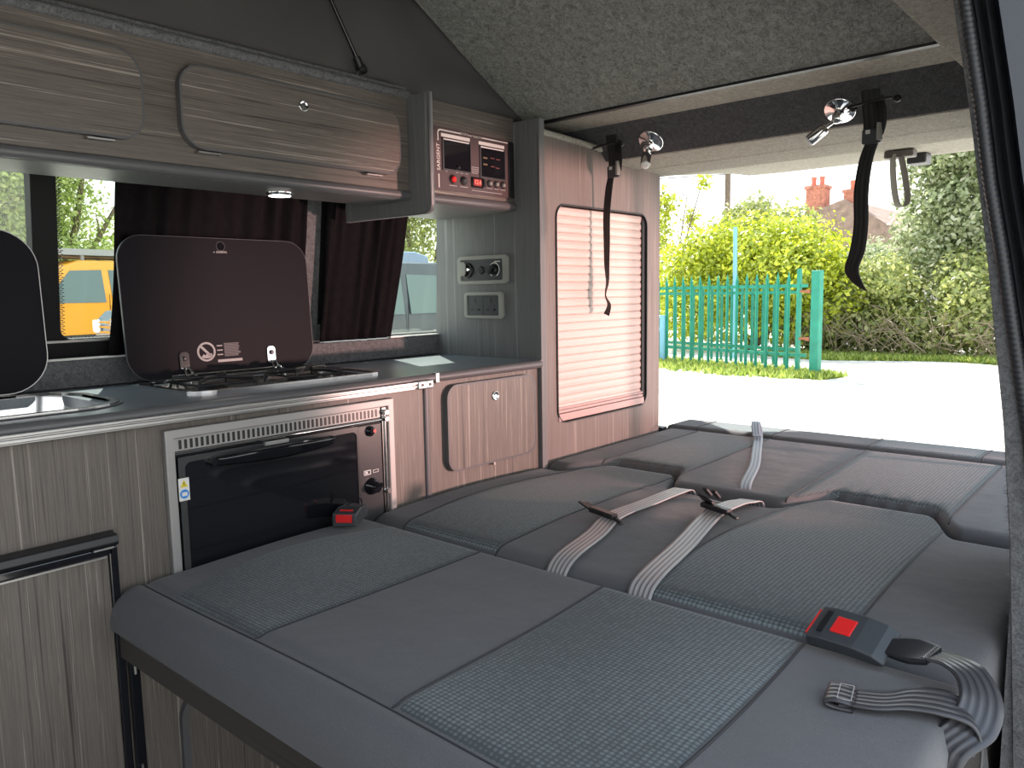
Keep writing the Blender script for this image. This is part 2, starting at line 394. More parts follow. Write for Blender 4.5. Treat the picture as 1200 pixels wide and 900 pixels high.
# ---- sliding door pillar with seals (right edge of the view)
C=[(.115,.0),(.136,.409),(.155,.721),(.170,.882),(.200,1.109),(.229,1.30),(.255,1.446),(.275,1.56)]
def cy(z):
    zs=[c[1] for c in C]; ys=[c[0] for c in C]; return float(np.interp(z,zs,ys))
zz=np.linspace(0,1.58,60)
def ex(z): return -.020*(1-max(0.,min(1.,(z-.75)/.45)))
w=MB()
def strip(mb,xa,da,xb,db,smooth=True,z=zz,ea=1,eb=1):
    v=[];f=[]
    for q in z:
        v+=[(xa,cy(q)+da+ea*ex(q),q),(xb,cy(q)+db+eb*ex(q),q)]
    for i in range(len(z)-1): f.append((2*i,2*i+1,2*i+3,2*i+2))
    mb.add(v,f,smooth)
w=MB(); strip(w,1.215,.006,1.195,.002,ea=0,eb=0); strip(w,1.195,.002,1.19,-.008,ea=0,eb=1); strip(w,1.235,.008,1.215,.006,ea=0,eb=0)
rnd=random.Random(5)
for i in range(700):
    q=rnd.uniform(.3,1.1); x=1.2+rnd.uniform(-.012,.02); y=cy(q)+.003
    l=rnd.uniform(.002,.006) if not(.72<q<.80) else rnd.uniform(.003,.010)
    w.add([(x,y,q),(x,y,q+.0006),(x+rnd.uniform(-.002,.002),y+l,q+rnd.uniform(-.003,.003))],[(0,1,2)])
struct(w.build('trim_5','carpet_mid'),'frayed grey carpet edge beside the sliding door seal','trim')
w=MB(); v=[];f=[];n=10; ZZ=np.linspace(0,1.58,1400)
for q in ZZ:
    r=.0085*(1+.06*math.sin(q*2*math.pi/.0072))
    for k in range(n):
        t=2*math.pi*k/n; v.append((1.186+r*math.cos(t),cy(q)-.012+ex(q)+r*math.sin(t),q))
for i in range(len(ZZ)-1):
    for k in range(n): f.append((i*n+k,i*n+(k+1)%n,(i+1)*n+(k+1)%n,(i+1)*n+k))
w.add(v,f,True); struct(w.build('trim_6','black_rubber'),'ribbed black rubber seal around the sliding door opening','door seal')
w=MB(); strip(w,1.19,-.018,1.18,-.023); strip(w,1.18,-.023,1.195,-.028); strip(w,1.195,-.028,1.175,-.036); strip(w,1.175,-.036,1.20,-.042)
struct(w.build('trim_7','black_rubber'),'smooth black door jamb outside the ribbed seal','door jamb')
w=MB(); strip(w,1.20,-.042,1.17,-.050); strip(w,1.17,-.050,1.19,-.16); strip(w,1.19,-.16,1.40,-.17); strip(w,1.40,-.17,2.42,-.16,z=np.linspace(0,.58,10))
struct(w.build('wall_outer_right','body_blue'),'dark blue painted van body beside the door opening','van body')

w=MB(); w.box(-.79,-.75,.10,1.86,0,1.02); w.box(-.79,-.75,.10,1.86,1.45,1.60)  # added out of view, cuts light from the cab onto the bench front
struct(w.build('bench_shade_wall','carpet_mid'),'unseen low partition added to shade the front of the bench cushion','wall')
# ---- offside windows
def ww(x,z,d=0): return (x,Yw(z)+.02+d,z)
def window(nm,x0,x1,z0,z1,lab,slant=0,mull=None,sill=.03):
    t=bpy.data.objects.new(nm,None); col.objects.link(t); t.location=((x0+x1)/2,1.83,z0); t['kind']='structure'; t['label']=lab; t['category']='window'
    U=X_; W=V((0,-.14,1)).normalized(); O=V((0,Yw(z0)-W.y*0+.0,z0))
    h=(z1-z0)/W.z
    po=rr(x0,x1,0,h,.02); pi=rr(x0+.022,x1-.022,sill,h-.02,.02)
    if slant:
        po=[(x+(slant*y/h if x>(x0+x1)/2 else 0),y) for x,y in po]; pi=[(x+(slant*y/h if x>(x0+x1)/2 else 0),y) for x,y in pi]
    b=MB(); b.ring(po,pi,O,U,W,V((0,1,.14)).normalized(),.03)
    if mull: b.prism([(mull[0],0),(mull[1],0),(mull[1],h),(mull[0],h)],O-Y_*.004,U,W,Y_,.034)
    b.build('window_frame','black_matt',t)
    g=MB(); g.prism(pi,O+Y_*.012,U,W,Y_,.004); g.build('pane','glass',t)
    return t,O,U,W,h
t,O,U,W,h=window('window_1',.05,1.21,.945,1.37,'side window behind the sink with black frame and sliding pane',mull=(.566,.613),sill=.042)
b=MB(); b.ring(rr(.60,1.19,.03,h-.01,.02),rr(.614,1.17,.043,h-.02,.022),O-Y_*.003,U,W,Y_,.015); b.build('sliding_pane_frame','black_matt',t)
b=MB()
for k in range(46):
    z=.048+k*.008
    for q in range(3): b.prism(circ(.6165+q*.0035,z+(q%2)*.004,.0011,6),O-Y_*.0,U,W,Y_,.012)
for k in range(14): b.prism(circ(.622+k*.0075,.0465,.0012,6),O,U,W,Y_,.012)
b.build('frit_dots','black_matt',t)
b=MB(); b.prism([(.585,.036),(.74,.036),(.74,.041),(.585,.041)],O-Y_*.008,U,W,Y_,.008); b.build('sill_strip','alu',t)
window('window_2',1.265,1.775,.945,1.37,'side window over the worktop end beside the socket panel',slant=.0,sill=.006)
# upstand
w=MB(); w.box(XF,1.70,1.785,1.815,.884,.943); struct(w.build('trim_8','carpet_mid',bevel=.004),'grey carpet covered upstand behind the worktop','upstand')
w=MB(); w.box(.50,.74,1.782,1.80,.944,.948); w.box(1.50,1.70,1.782,1.80,.944,.948); struct(w.build('trim_9','white'),'pale window ledge edge above the upstand','ledge')

# ---- curtains
def curtain(x0t,x1t,x0b,x1b,z0,z1,folds,label,ph=0,hem=0):
    o=MB(); nu,nv=folds*10,16; v=[];f=[]
    for i in range(nu+1):
        u=i/nu
        for j in range(nv+1):
            q=j/nv; z=z0+(z1-z0)*q; x=(x0b+(x1b-x0b)*u)*(1-q)+(x0t+(x1t-x0t)*u)*q
            amp=.012*(.6+.4*math.sin(u*9+ph))
            y=Yw(z)-.022-amp*(1+math.sin(u*folds*2*math.pi+.5*math.sin(q*3+ph)))*(.75+.25*q)
            zz_=z+(hem*math.sin(u*math.pi) if j==0 else 0)
            v.append((x+.003*math.sin(q*5+u*30),y,zz_))
    for i in range(nu):
        for j in range(nv): f.append((i*(nv+1)+j,(i+1)*(nv+1)+j,(i+1)*(nv+1)+j+1,i*(nv+1)+j+1))
    o.add(v,f,True); c=o.build('curtain','curtain'); m=c.modifiers.new('s','SOLIDIFY'); m.thickness=.002
    return tag(c,label,'curtain','dark window curtains')
curtain(.725,1.20,.70,1.185,.948,1.36,9,'wide dark pleated curtain behind the open hob lid')
curtain(1.268,1.558,1.25,1.515,.946,1.36,7,'narrow dark pleated curtain right of the carpeted window pillar',2.)

# ================================================================== KITCHEN
KY=1.38
t=thing('kitchen_cabinet','long grey woodgrain kitchen cabinet holding the oven and fridge','cabinet',(.6,KY,0))
w=MB(); w.box(.525,.632,KY,KY+.018,.03,.862); w.box(-.7,.525,KY,KY+.018,.675,.862); w.box(1.138,1.255,KY,KY+.018,.03,.862); w.box(.632,1.138,KY,KY+.018,.825,.862); w.box(.632,1.138,KY,KY+.018,.03,.36)
w.build('front_panel','wood_v',t)
w=MB(); w.box(-.7,1.255,KY+.38,KY+.395,.03,.862); w.box(-.7,-.685,KY+.018,KY+.38,.03,.862); w.box(-.685,1.255,KY+.018,KY+.38,.03,.045); w.build('carcass','edging',t)
w=MB(); w.box(1.2555,1.272,KY-.006,KY+.38,.03,.858); w.build('end_panel','edging',t,bevel=.005)
# lower locker door with round corners under the bed edge
w=MB(); w.ring(rr(.615,.93,.06,.335,.05),rr(.628,.917,.073,.322,.04),*XZ(KY-.001),.012); w.build('door_edging','edging',t)
w=MB(); w.prism(rr(.628,.917,.073,.322,.04),*XZ(KY-.001),.008); w.build('door','wood_v',t)
w=MB(); w.box(-.7,1.25,KY+.01,KY+.02,.0,.03); w.build('plinth','black',t)

t=thing('fridge','built-in fridge with woodgrain door and black top handle bar','fridge',(.25,KY,.08))
w=MB(); w.box(-.02,.506,KY-.022,KY-.004,.08,.640); w.build('door','wood_v',t,bevel=.002)
w=MB(); w.box(-.03,.512,KY-.026,KY-.001,.640,.653); w.box(.506,.520,KY-.026,KY-.001,.08,.653); w.build('door_frame','black_gloss',t,bevel=.002)
w=MB(); profile=[(KY-.001,.653),(KY-.03,.655),(KY-.034,.662),(KY-.03,.674),(KY-.001,.676)]
v=[(-.03,y,z) for y,z in profile]+[(.521,y,z) for y,z in profile]; n=5
w.add(v,[tuple(range(n)),tuple(range(n,2*n))[::-1]]+[(i,n+i,n+(i+1)%n,(i+1)%n) for i in range(n)]); w.build('handle_bar','black',t,bevel=.002)
w=MB(); w.box(-.03,.50,KY-.031,KY-.028,.6375,.6405); w.box(.48,.512,KY-.032,KY-.027,.652,.655); w.build('chrome_strip','alu',t)
w=MB(); w.box(.530,.548,KY-.012,KY-.0005,.03,.475); w.build('side_trim','black_gloss',t,bevel=.002)
MB().box(.536,.5395,KY-.016,KY-.012,.41,.445).build('latch','alu',t); MB().box(.536,.5395,KY-.016,KY-.012,.2,.24).build('latch','alu',t)
w=MB(); w.box(.0,.50,KY+.02,KY+.30,.08,.64); w.build('fridge_box','black',t)

# worktop with cut-outs left out: slabs around the sink and the hob
t=thing('worktop','blue grey laminate worktop with a metal front rail','worktop',(.6,1.58,.862))
w=MB()
SX0,SX1,SY0,SY1=.08,.585,1.425,1.735; HX0,HX1,HY0,HY1=.72,1.215,1.455,1.735
for x0,x1,y0,y1 in ((-.75,SX0+.02,1.362,1.784),(SX0+.02,SX1-.02,1.362,SY0+.02),(SX0+.02,SX1-.02,SY1-.02,1.784),(SX1-.02,HX0+.02,1.362,1.784),(HX0+.02,HX1-.02,1.362,HY0+.02),(HX0+.02,HX1-.02,HY1-.02,1.784),(HX1-.02,1.695,1.362,1.784)):
    w.box(x0,x1,y0,y1,.862,.882)
w.build('worktop_slab','worktop',t,weld=True)
w=MB(); w.tube([(x,1.362,.871) for x in (1.285,1.685)],.0112,14); w.build('bullnose_edge','edging',t)
w=MB(); w.tube([(x,1.362,.871) for x in (-.7,1.272)],.0112,14); w.build('bullnose_edge','edging',t)
w=MB(); w.box(1.272,1.285,1.350,1.366,.858,.8835); w.build('joint_strip','alu',t,bevel=.002)
w=MB(); w.box(-.7,1.225,1.343,1.356,.853,.860); w.box(-.7,1.225,1.340,1.352,.8625,.8685); w.box(-.7,1.225,1.346,1.352,.850,.868); w.build('awning_rail','alu',t,bevel=.0015)
w=MB(); w.box(1.205,1.252,1.337,1.350,.850,.8705); w.build('rail_end_clip','steel',t,bevel=.003)
w=MB(); [w.cyl((x,1.3372,.860),(x,1.3355,.860),.0035) for x in (1.217,1.241)]; w.build('screw','black',t)

# drawer cabinet at right end
t=thing('side_cabinet','low grey woodgrain cabinet with rounded lift-up door beside the tall unit','cabinet',(1.48,KY,0))
w=MB(); w.box(1.274,1.698,KY,KY+.02,.03,.860); w.box(1.274,1.698,KY+.02,KY+.38,.03,.05); w.box(1.29,1.69,KY+.36,KY+.38,.05,.86); w.build('front_panel','wood_v',t)
w=MB(); w.ring(rr(1.322,1.667,.624,.846,.035),rr(1.327,1.662,.629,.841,.032),*XZ(KY),.016); d=w.build('door_edging','edging',t)
w=MB(); w.prism(rr(1.327,1.662,.629,.841,.032),*XZ(KY),.0155); d=w.build('door','wood_v',t)
w=MB(); w.lathe([(.0125,0),(.0125,.003),(.0105,.004),(.0095,.0025),(.004,.0025)],(1.498,KY-.0155,.802),NY); w.build('knob','chrome',d,'round chrome push knob')
w=MB(); w.box(1.49,1.497,KY-.014,KY-.001,.616,.6245); w.build('hinge','alu',d)

# ---- oven
t=thing('oven','built-in black glass oven with vented grey metal frame','oven',(.885,KY,.45))
OY=KY
w=MB(); w.ring([(.619,.44),(1.152,.44),(1.152,.835),(.619,.835)],[(.636,.457),(1.135,.457),(1.135,.818),(.636,.818)],*XZ(OY),.014); w.build('frame','alu_dull',t,bevel=.002)
w=MB(); w.box(.636,1.135,OY,OY+.38,.457,.818); w.build('oven_box','oven_front',t)
w=MB(); w.box(.638,1.118,OY-.006,OY-.0005,.793,.8175)
w.build('vent_panel','alu_dull',t,bevel=.001)
w=MB()
for i in range(44):
    x=.647+i*.0106; w.box(x,x+.0052,OY-.0068,OY-.0055,.7965,.8135)
w.build('vent_slots','black',t)
w=MB(); w.tube([(.636,OY-.009,.789),(1.116,OY-.009,.789)],.0032,8); w.build('chrome_trim','chrome',t)
d=MB().box(.640,1.046,OY-.012,OY-.0005,.462,.783).build('door','black_gloss',t,bevel=.004)
w=MB(); w.ring(rr(.640,1.046,.462,.783,.004),rr(.652,1.043,.475,.772,.012),*XZ(OY-.0122),.002); w.build('door_edge','oven_front',d)
w=MB(); P=[(.70+ .28*i/12,OY-.018-.022*math.sin(math.pi*i/12)**.5,.7655+.0*i) for i in range(13)]
w.ribbon(P,[(0,-.45,1)]*13,[.013+.013*math.sin(math.pi*i/12) for i in range(13)],.008,5)
w.cyl((.705,OY-.012,.766),(.705,OY-.026,.766),.008); w.cyl((.975,OY-.012,.766),(.975,OY-.026,.766),.008)
w.build('handle','black_gloss',d)
w=MB(); w.box(.815,.868,OY-.020,OY-.012,.7775,.7845); w.build('catch','alu_dull',d)
w=MB(); w.box(1.048,1.118,OY-.009,OY-.0005,.462,.783); p=w.build('control_strip','oven_front',t,bevel=.003)
w=MB(); w.box(1.121,1.133,OY-.008,OY-.0005,.462,.815); w.tube([(1.127,OY-.010,.47),(1.127,OY-.010,.81)],.003,8)
for z in (.805,.79,.622): w.cyl((1.127,OY-.008,z),(1.127,OY-.019,z),.006,n=12)
w.build('hinge_rail','steel',t)
w=MB(); w.lathe([(.020,0),(.018,.006),(.012,.009),(.012,.022),(.010,.024)],(1.083,OY-.009,.640),NY); w.obox((1.083,OY-.028,.641),(1,0,.4),(0,-1,0),(-.4,0,1),.013,.008,.004)
k=w.build('knob','black_gloss',p,bevel=.0)
w=MB(); w.lathe([(.012,0),(.012,.004),(.007,.006),(.006,.012)],(1.083,OY-.009,.767),NY); k=w.build('igniter_button','black_gloss',p)
MB().lathe([(.004,0),(.004,.001)],(1.088,OY-.0205,.768),NY).build('indicator','red',k)
w=MB(); w.ring(rr(1.062,1.082,.668,.679,.002),rr(1.064,1.080,.670,.677,.001),*XZ(OY-.009),.0008); w.ring(rr(1.088,1.104,.670,.677,.001),rr(1.089,1.103,.671,.676,.001),*XZ(OY-.009),.0008); w.prism(rr(1.066,1.073,.671,.676,.001),*XZ(OY-.009),.0008); w.build('symbols','white',p)
s=MB().box(.6375,.6575,OY-.0155,OY-.0142,.702,.744).build('warning_sticker','white',t)
# lower lip of the frame carries the sticker
MB().prism([(.6405,.7275),(.6545,.7275),(.6475,.7405)],*XZ(OY-.0156),.0006).build('warning_triangle','yellow',s)
MB().prism(circ(.6475,.7145,.0085,20),*XZ(OY-.0156),.0006).build('blue_disc','blue_sign',s)
w=MB(); w.prism([(.6469,.731),(.6481,.731),(.6481,.7365),(.6469,.7365)],*XZ(OY-.0163),.0004); w.build('exclamation_mark','black',s)
w=MB(); w.prism(rr(.6425,.6525,.711,.718,.001),*XZ(OY-.0163),.0004); w.build('book_symbol','white',s)

# ---- hob with raised glass lid
t=thing('hob','stainless gas hob set in the worktop with raised black glass lid','hob',(.967,1.59,.882))
HU=(0,0,.8822),X_,Y_,Z_
w=MB(); w.ring(rr(HX0,HX1,HY0,HY1,.05,8),rr(HX0+.014,HX1-.014,HY0+.014,HY1-.014,.04,8),*HU,.005)
a=rr(HX0+.014,HX1-.014,HY0+.014,HY1-.014,.04,8); b_=rr(HX0+.03,HX1-.03,HY0+.03,HY1-.03,.03,8); n=len(a)
v=[(x,y,.886) for x,y in a]+[(x,y,.868) for x,y in b_]; w.add(v,[(i,(i+1)%n,n+(i+1)%n,n+i) for i in range(n)],True); w.add(v[n:],[tuple(range(n))])
w.build('steel_tray','steel',t)
w=MB(); w.box(.79,1.08,1.712,1.722,.887,.915); w.box(.80,1.07,1.708,1.712,.896,.900); w.build('rear_bar','steel',t,bevel=.003)
for bx,by,br in ((.84,1.60,.032),(1.06,1.58,.040)):
    w=MB(); w.lathe([(br,0),(br,.008),(br*.75,.012),(br*.75,.016),(br*.3,.018)],(bx,by,.868),Z_); w.build('burner','black',t)
    w=MB()
    for k in range(4):
        a=R(45+90*k); c,s_=math.cos(a),math.sin(a)
        w.tube([(bx+c*.02,by+s_*.02,.899),(bx+c*.085,by+s_*.085,.899),(bx+c*.095,by+s_*.095,.872)],.0035,6)
    w.tube([(bx+.093*math.cos(R(45+q*90)),by+.093*math.sin(R(45+q*90)),.889) for q in (0,1,2,3,0)],.003,6)
    w.build('pan_support','black',t)
w=MB(); w.box(1.10,1.19,1.675,1.705,.888,.896); w.build('spill_bar','steel',t,bevel=.004)
# lid: hinged panel leaning very slightly back
LY=1.715
def lidplane(y): return (0,y,.892),X_,V((0,.06,1)).normalized(),NY
ld=MB().prism(rr(.708,1.178,0,.318,.055,8),*lidplane(LY),.005).build('glass_lid','lid',t,'raised black glass lid of the hob')
w=MB(); w.ring(rr(.7068,1.1792,-.0012,.3192,.056,8),rr(.708,1.178,0,.318,.055,8),*lidplane(LY+.0005),.006); w.build('lid_edge','dark_grey',ld)
FR=LY-.0052
def lp(x,z,d=0): return V((x,FR+(z)*.06-d,.892+z))
Uo=V((0,.06,1)).normalized()
w=MB(); w.ring(circ(.887,.055,.0225),circ(.887,.055,.0180),(0,FR,.892),X_,Uo,NY,.0006)
w.prism([(.871,.0675),(.875,.0715),(.903,.0425),(.899,.0385)],(0,FR,.892),X_,Uo,NY,.0006)
w.prism([(.874,.043),(.880,.050),(.884,.046),(.889,.054),(.893,.047),(.899,.051),(.902,.045),(.894,.040),(.880,.040)],(0,FR,.892),X_,Uo,NY,.0006)
w.build('no_flame_symbol','print',ld)
w=MB()
for k in range(3): w.box(.9135,.927,FR+.002,FR+.0025,.0,.0)
w=MB()
for k in range(3): w.prism([(.9135,.066-k*.0105),(.9275,.066-k*.0105),(.9275,.0685-k*.0105),(.9135,.0685-k*.0105)],(0,FR,.892),X_,Uo,NY,.0006)
w.prism([(.9135,.0285),(.976,.0285),(.976,.0345),(.9135,.0345)],(0,FR,.892),X_,Uo,NY,.0006)
w.build('warning_lines','print',ld)
w=MB()
rnd=random.Random(2)
for k in range(11):
    z=.0415+k*.0029; e=.9735-rnd.uniform(0,.007); w.prism([(.9315,z),(e,z),(e,z+.0019),(.9315,z+.0019)],(0,FR,.892),X_,Uo,NY,.0006)
w.build('small_print','print_dim',ld)
w=MB(); w.ring(circ(.945,.300,.0105),circ(.945,.300,.0090),(0,FR,.892),X_,Uo,NY,.0012); w.prism(circ(.945,.300,.0088),(0,FR,.892),X_,Uo,NY,.0006); w.build('lid_hole','black_gloss',ld)
w=MB(); w.ring(circ(.945,.300,.0108),circ(.945,.300,.0101),(0,FR,.892),X_,Uo,NY,.0013); w.build('hole_ring','print_dim',ld)
w=MB(); w.text('DOMETIC',lp(.947,.2855),X_,Uo,NY,.0062,.0007); w.prism([(.927,.2845),(.930,.2865),(.927,.2865)],(0,FR,.892),X_,Uo,NY,.0006); w.build('lettering','white',ld)
for hx in (.832,1.054):
    w=MB(); w.prism(rr(hx-.011,hx+.011,.018,.058,.008),(0,FR-.0005,.892),X_,Uo,NY,.003)
    hh=w.build('hinge','chrome',t)
    w=MB(); w.lathe([(.0055,0),(.0055,.003),(.003,.0045)],lp(hx,.043,.0035),NY,12); w.build('hinge_screw','black',hh)
    w=MB()
    for dx in (-.007,.011):
        w.tube([lp(hx+dx*.6,.022,.006),lp(hx+dx,.008,.020),(hx+dx+.004,LY-.035,.893),(hx+dx+.005,LY-.04,.876)],.0032,8)
    w.build('hinge_arm','chrome',hh)

# ---- sink
t=thing('sink','stainless sink set in the worktop with raised black glass lid','sink',(.33,1.58,.882))
w=MB(); w.ring(rr(SX0,SX1+.012,SY0-.012,SY1,.10,10),rr(SX0+.014,SX1-.002,SY0+.002,SY1-.014,.088,10),*HU,.005)
a=rr(SX0+.014,SX1-.002,SY0+.002,SY1-.014,.088,10); b_=rr(SX0+.05,SX1-.04,SY0+.035,SY1-.045,.06,10); n=len(a)
v=[(x,y,.887) for x,y in a]+[(x,y,.885-.010) for x,y in a]+[(x,y,.77) for x,y in b_]
f=[(i,(i+1)%n,n+(i+1)%n,n+i) for i in range(n)]+[(n+i,n+(i+1)%n,2*n+(i+1)%n,2*n+i) for i in range(n)]
w.add(v,f,True); w.add(v[2*n:],[tuple(range(n))]); w.build('bowl','steel',t)
w=MB(); w.lathe([(.03,0),(.026,.003),(.010,.001)],(.30,1.58,.771),Z_); w.build('drain','chrome',t)
w=MB(); w.ring(rr(SX0-.006,SX1+.018,SY0-.018,SY1+.006,.105,10),rr(SX0+.004,SX1+.008,SY0-.008,SY1-.004,.10,10),(0,0,.8822),X_,Y_,Z_,.002); w.build('rubber_seal','black',t)
ld=MB().prism(rr(.08,.556,0,.318,.075,10),*lidplane(1.722),.005).build('glass_lid','lid',t,'raised black glass lid of the sink')
w=MB(); w.ring(rr(.0785,.5575,-.0015,.3195,.0765,10),rr(.08,.556,0,.318,.075,10),*lidplane(1.7225),.006); w.build('lid_edge','alu',ld)

# ================================================================== OVERHEAD LOCKERS
LK=1.45
t=thing('overhead_locker','long overhead woodgrain locker with two rounded lift-up doors','overhead locker',(.5,LK,1.30))
w=MB(); w.box(-.6,1.295,LK,LK+.015,1.322,1.542); w.build('front_panel','wood_h',t)
w=MB(); w.box(-.6,1.298,LK+.004,1.60,1.300,1.312); w.box(-.6,1.298,1.588,1.60,1.312,1.40); w.box(-.6,1.298,1.60,1.765,1.388,1.40); w.box(-.6,1.298,LK+.016,1.60,1.530,1.540); w.box(-.6,-.585,LK+.016,1.588,1.312,1.53)
w.build('carcass','wood_gable',t)
w=MB(); pr=[(LK+.004,1.3005),(LK-.003,1.3015),(LK-.008,1.306),(LK-.009,1.312),(LK-.007,1.319),(LK-.001,1.3225),(LK+.004,1.3225)]
n=len(pr); v=[(-.6,y,z) for y,z in pr]+[(1.295,y,z) for y,z in pr]; w.add(v,[(i,n+i,n+(i+1)%n,(i+1)%n) for i in range(n)],True); w.add(v,[tuple(range(n)),tuple(range(n,2*n))[::-1]]); w.build('light_valance','edging',t)
for x0,x1,kx,hs in ((.12,.655,.40,(.185,.554)),(.722,1.258,.99,(.752,1.154))):
    tilt=.0
    w=MB(); w.ring(rr(x0,x1,1.352,1.508,.045,8),rr(x0+.004,x1-.004,1.356,1.504,.041,8),*XZ(LK),.0165); w.build('door_edging','edging',t)
    w=MB(); w.prism(rr(x0+.004,x1-.004,1.356,1.504,.041,8),*XZ(LK),.016); d=w.build('door','wood_h',t)
    w=MB(); w.lathe([(.0115,0),(.0115,.003),(.0095,.004),(.0085,.0025),(.004,.0025)],(kx,LK-.016,1.470),NY); w.build('knob','chrome',d,'round chrome push knob')
    for q in hs:
        w=MB(); w.box(q,q+.045,LK-.0175,LK-.001,1.3455,1.3485); w.build('hinge','alu',d)
t=thing('downlight','small lit round downlight under the overhead locker','downlight',(.985,1.53,1.30))
w=MB(); w.lathe([(.030,0),(.030,.004),(.024,.007)],(.985,1.53,1.2998),-Z_); w.build('rim','chrome',t)
w=MB(); w.lathe([(.0235,0),(.0235,.002),(.01,.0035)],(.985,1.53,1.2938),-Z_); w.build('lens','downlight',t)
lt=bpy.data.lights.new('downlight_lamp','SPOT'); lt.energy=.6; lt.spot_size=R(150); lt.spot_blend=.8; lt.shadow_soft_size=.02; lt.color=(1,.95,.85)
lo=bpy.data.objects.new('downlight_lamp',lt); lo.location=(.985,1.53,1.286); col.objects.link(lo)

# gable board between the locker and the control cupboard
w=MB(); GX=(1.296,0,0),Y_,Z_,X_
def gable_pts(y0,y1,z0,z1,r): return [(y1,z0),(y1,z1),(y0,z1)]+[(y0+r-r*math.cos(R(a)),z0+r-r*math.sin(R(a))) for a in (0,22,45,67,90)]
t=thing('divider_board','upright grey woodgrain board between locker and control unit','board',(1.31,1.38,1.265))
w.prism(gable_pts(1.376,1.705,1.266,1.545,.02),*GX,.012); w.build('board','wood_gable',t)
w=MB(); P=[(1.302,1.376,1.545),(1.302,1.3755,1.286),(1.302,1.381,1.272),(1.302,1.396,1.2655),(1.302,1.705,1.2655)]
w.ribbon(P,[(1,0,0)]*5,.0125,.003,3); w.build('edge_strip','edging',t)
# control cupboard
t=thing('control_cupboard','small overhead woodgrain cupboard carrying the control panel','cupboard',(1.51,1.46,1.30))
CY=1.46
w=MB(); w.box(1.309,1.699,CY,CY+.015,1.326,1.556); w.build('front_panel','wood_h',t)
w=MB(); w.box(1.321,1.699,CY+.004,1.757,1.300,1.312); w.box(1.321,1.699,CY+.016,1.757,1.545,1.556); w.box(1.321,1.699,1.74,1.757,1.312,1.545); w.build('carcass','wood_gable',t)
pr=[(CY+.004,1.3005),(CY-.004,1.302),(CY-.010,1.307),(CY-.011,1.314),(CY-.008,1.322),(CY-.001,1.326),(CY+.004,1.326)]
w=MB(); n=len(pr); v=[(1.309,y,z) for y,z in pr]+[(1.699,y,z) for y,z in pr]; w.add(v,[(i,n+i,n+(i+1)%n,(i+1)%n) for i in range(n)],True); w.add(v,[tuple(range(n)),tuple(range(n,2*n))[::-1]]); w.build('light_valance','edging',t)
# control panel
t=thing('power_control_unit','dark red brown leisure power control panel with red digital display','control panel',(1.53,CY,1.335))
PX0,PX1,PZ0,PZ1=1.378,1.690,1.336,1.492
w=MB(); w.prism(rr(PX0,PX1,PZ0,PZ1,.004),*XZ(CY),.006); f=w.build('faceplate','panel',t)
P6=CY-.006
w=MB(); w.box(1.668,PX1+.0005,P6-.004,P6,PZ0,PZ1-.004); w.build('end_cap','black',t,bevel=.002)
def q(mb,x0,x1,z0,z1,y=P6,d=.0006): mb.prism([(x0,z0),(x1,z0),(x1,z1),(x0,z1)],*XZ(y),d)
w=MB(); q(w,1.407,1.482,1.4835,1.4865); q(w,1.564,1.668,1.4835,1.4865); q(w,1.3985,1.4015,1.458,1.478); q(w,1.3985,1.4015,1.341,1.375)
w.ring([(1.3985,1.478),(1.4015,1.478),(1.407,1.4835),(1.407,1.4865)],[(1.3986,1.4785),(1.4013,1.4785),(1.4068,1.4838),(1.4068,1.4863)],*XZ(P6),.0006)
w.prism([(1.3985,1.478),(1.4015,1.478),(1.4075,1.4835),(1.4075,1.4865),(1.402,1.4850)],*XZ(P6),.0006)
w.build('white_border','white',f)
w=MB(); w.text('EC155 Power Supply Unit',(1.523,P6,1.4850),X_,Z_,NY,.0082); w.build('title_lettering','white',f); w=MB(); w.text('SARGENT',(1.4002,P6,1.417),Z_,-X_,NY,.0155); w.build('lettering','white',f)
for x0,x1,z0,z1,nm in ((1.4175,1.515,1.390,1.465,'fuse_window'),(1.556,1.652,1.384,1.463,'meter_window')):
    w=MB(); q(w,x0,x1,z0,z1,P6,.001); g=w.build(nm,'black_gloss',t)
    w=MB(); w.ring([(x0-.004,z0-.004),(x1+.002,z0-.004),(x1+.002,z1+.002),(x0-.004,z1+.002)],[(x0,z0),(x1,z0),(x1,z1),(x0,z1)],*XZ(P6),.003); w.build('window_rim','dark_grey',g)
    w=MB(); q(w,x0-.006,x1+.001,z1+.004,z1+.0125); q(w,x0,x1-.003,z1-.003,z1+.0005,P6-.001); w.build('white_bar','white',g)
w=MB()
for k,(x,z) in enumerate(((1.566,1.432),(1.566,1.415),)): q(w,x,x+.016,z,z+.004,P6-.001)
w.build('amber_labels','amber_dim',g)
w=MB()
for k,(x,z) in enumerate(((1.595,1.435),(1.618,1.434),(1.595,1.413),(1.615,1.411))): q(w,x,x+.016,z,z+.0025,P6-.001)
w.build('red_labels','red_dim',g)
w=MB(); w.lathe([(.006,0),(.006,.004),(.003,.006)],(1.470,P6,1.397),NY,12); w.build('catch_knob','black',f)
for x,z,c,nm in ((1.449,1.3655,'red','pump_button'),(1.489,1.3655,'dark_grey','light_button')):
    w=MB(); w.lathe([(.0115,0),(.0115,.003),(.0095,.004)],(x,P6,z),NY); k=w.build(nm,'black',t)
    w=MB(); w.lathe([(.0082,0),(.0078,.003),(.004,.005)],(x,P6-.004,z),NY,18); w.build('button_cap',c,k)
w=MB(); q(w,1.518,1.563,1.352,1.379,P6,.002); k=w.build('display_bezel','black_gloss',t)
w=MB(); q(w,1.526,1.556,1.357,1.375,P6-.002,.0005); w.build('display','display_red',k,'lit red digital readout')
w=MB(); w.text('12.4',(1.541,P6-.0026,1.366),X_,Z_,NY,.0155); w.build('digits','led',k)
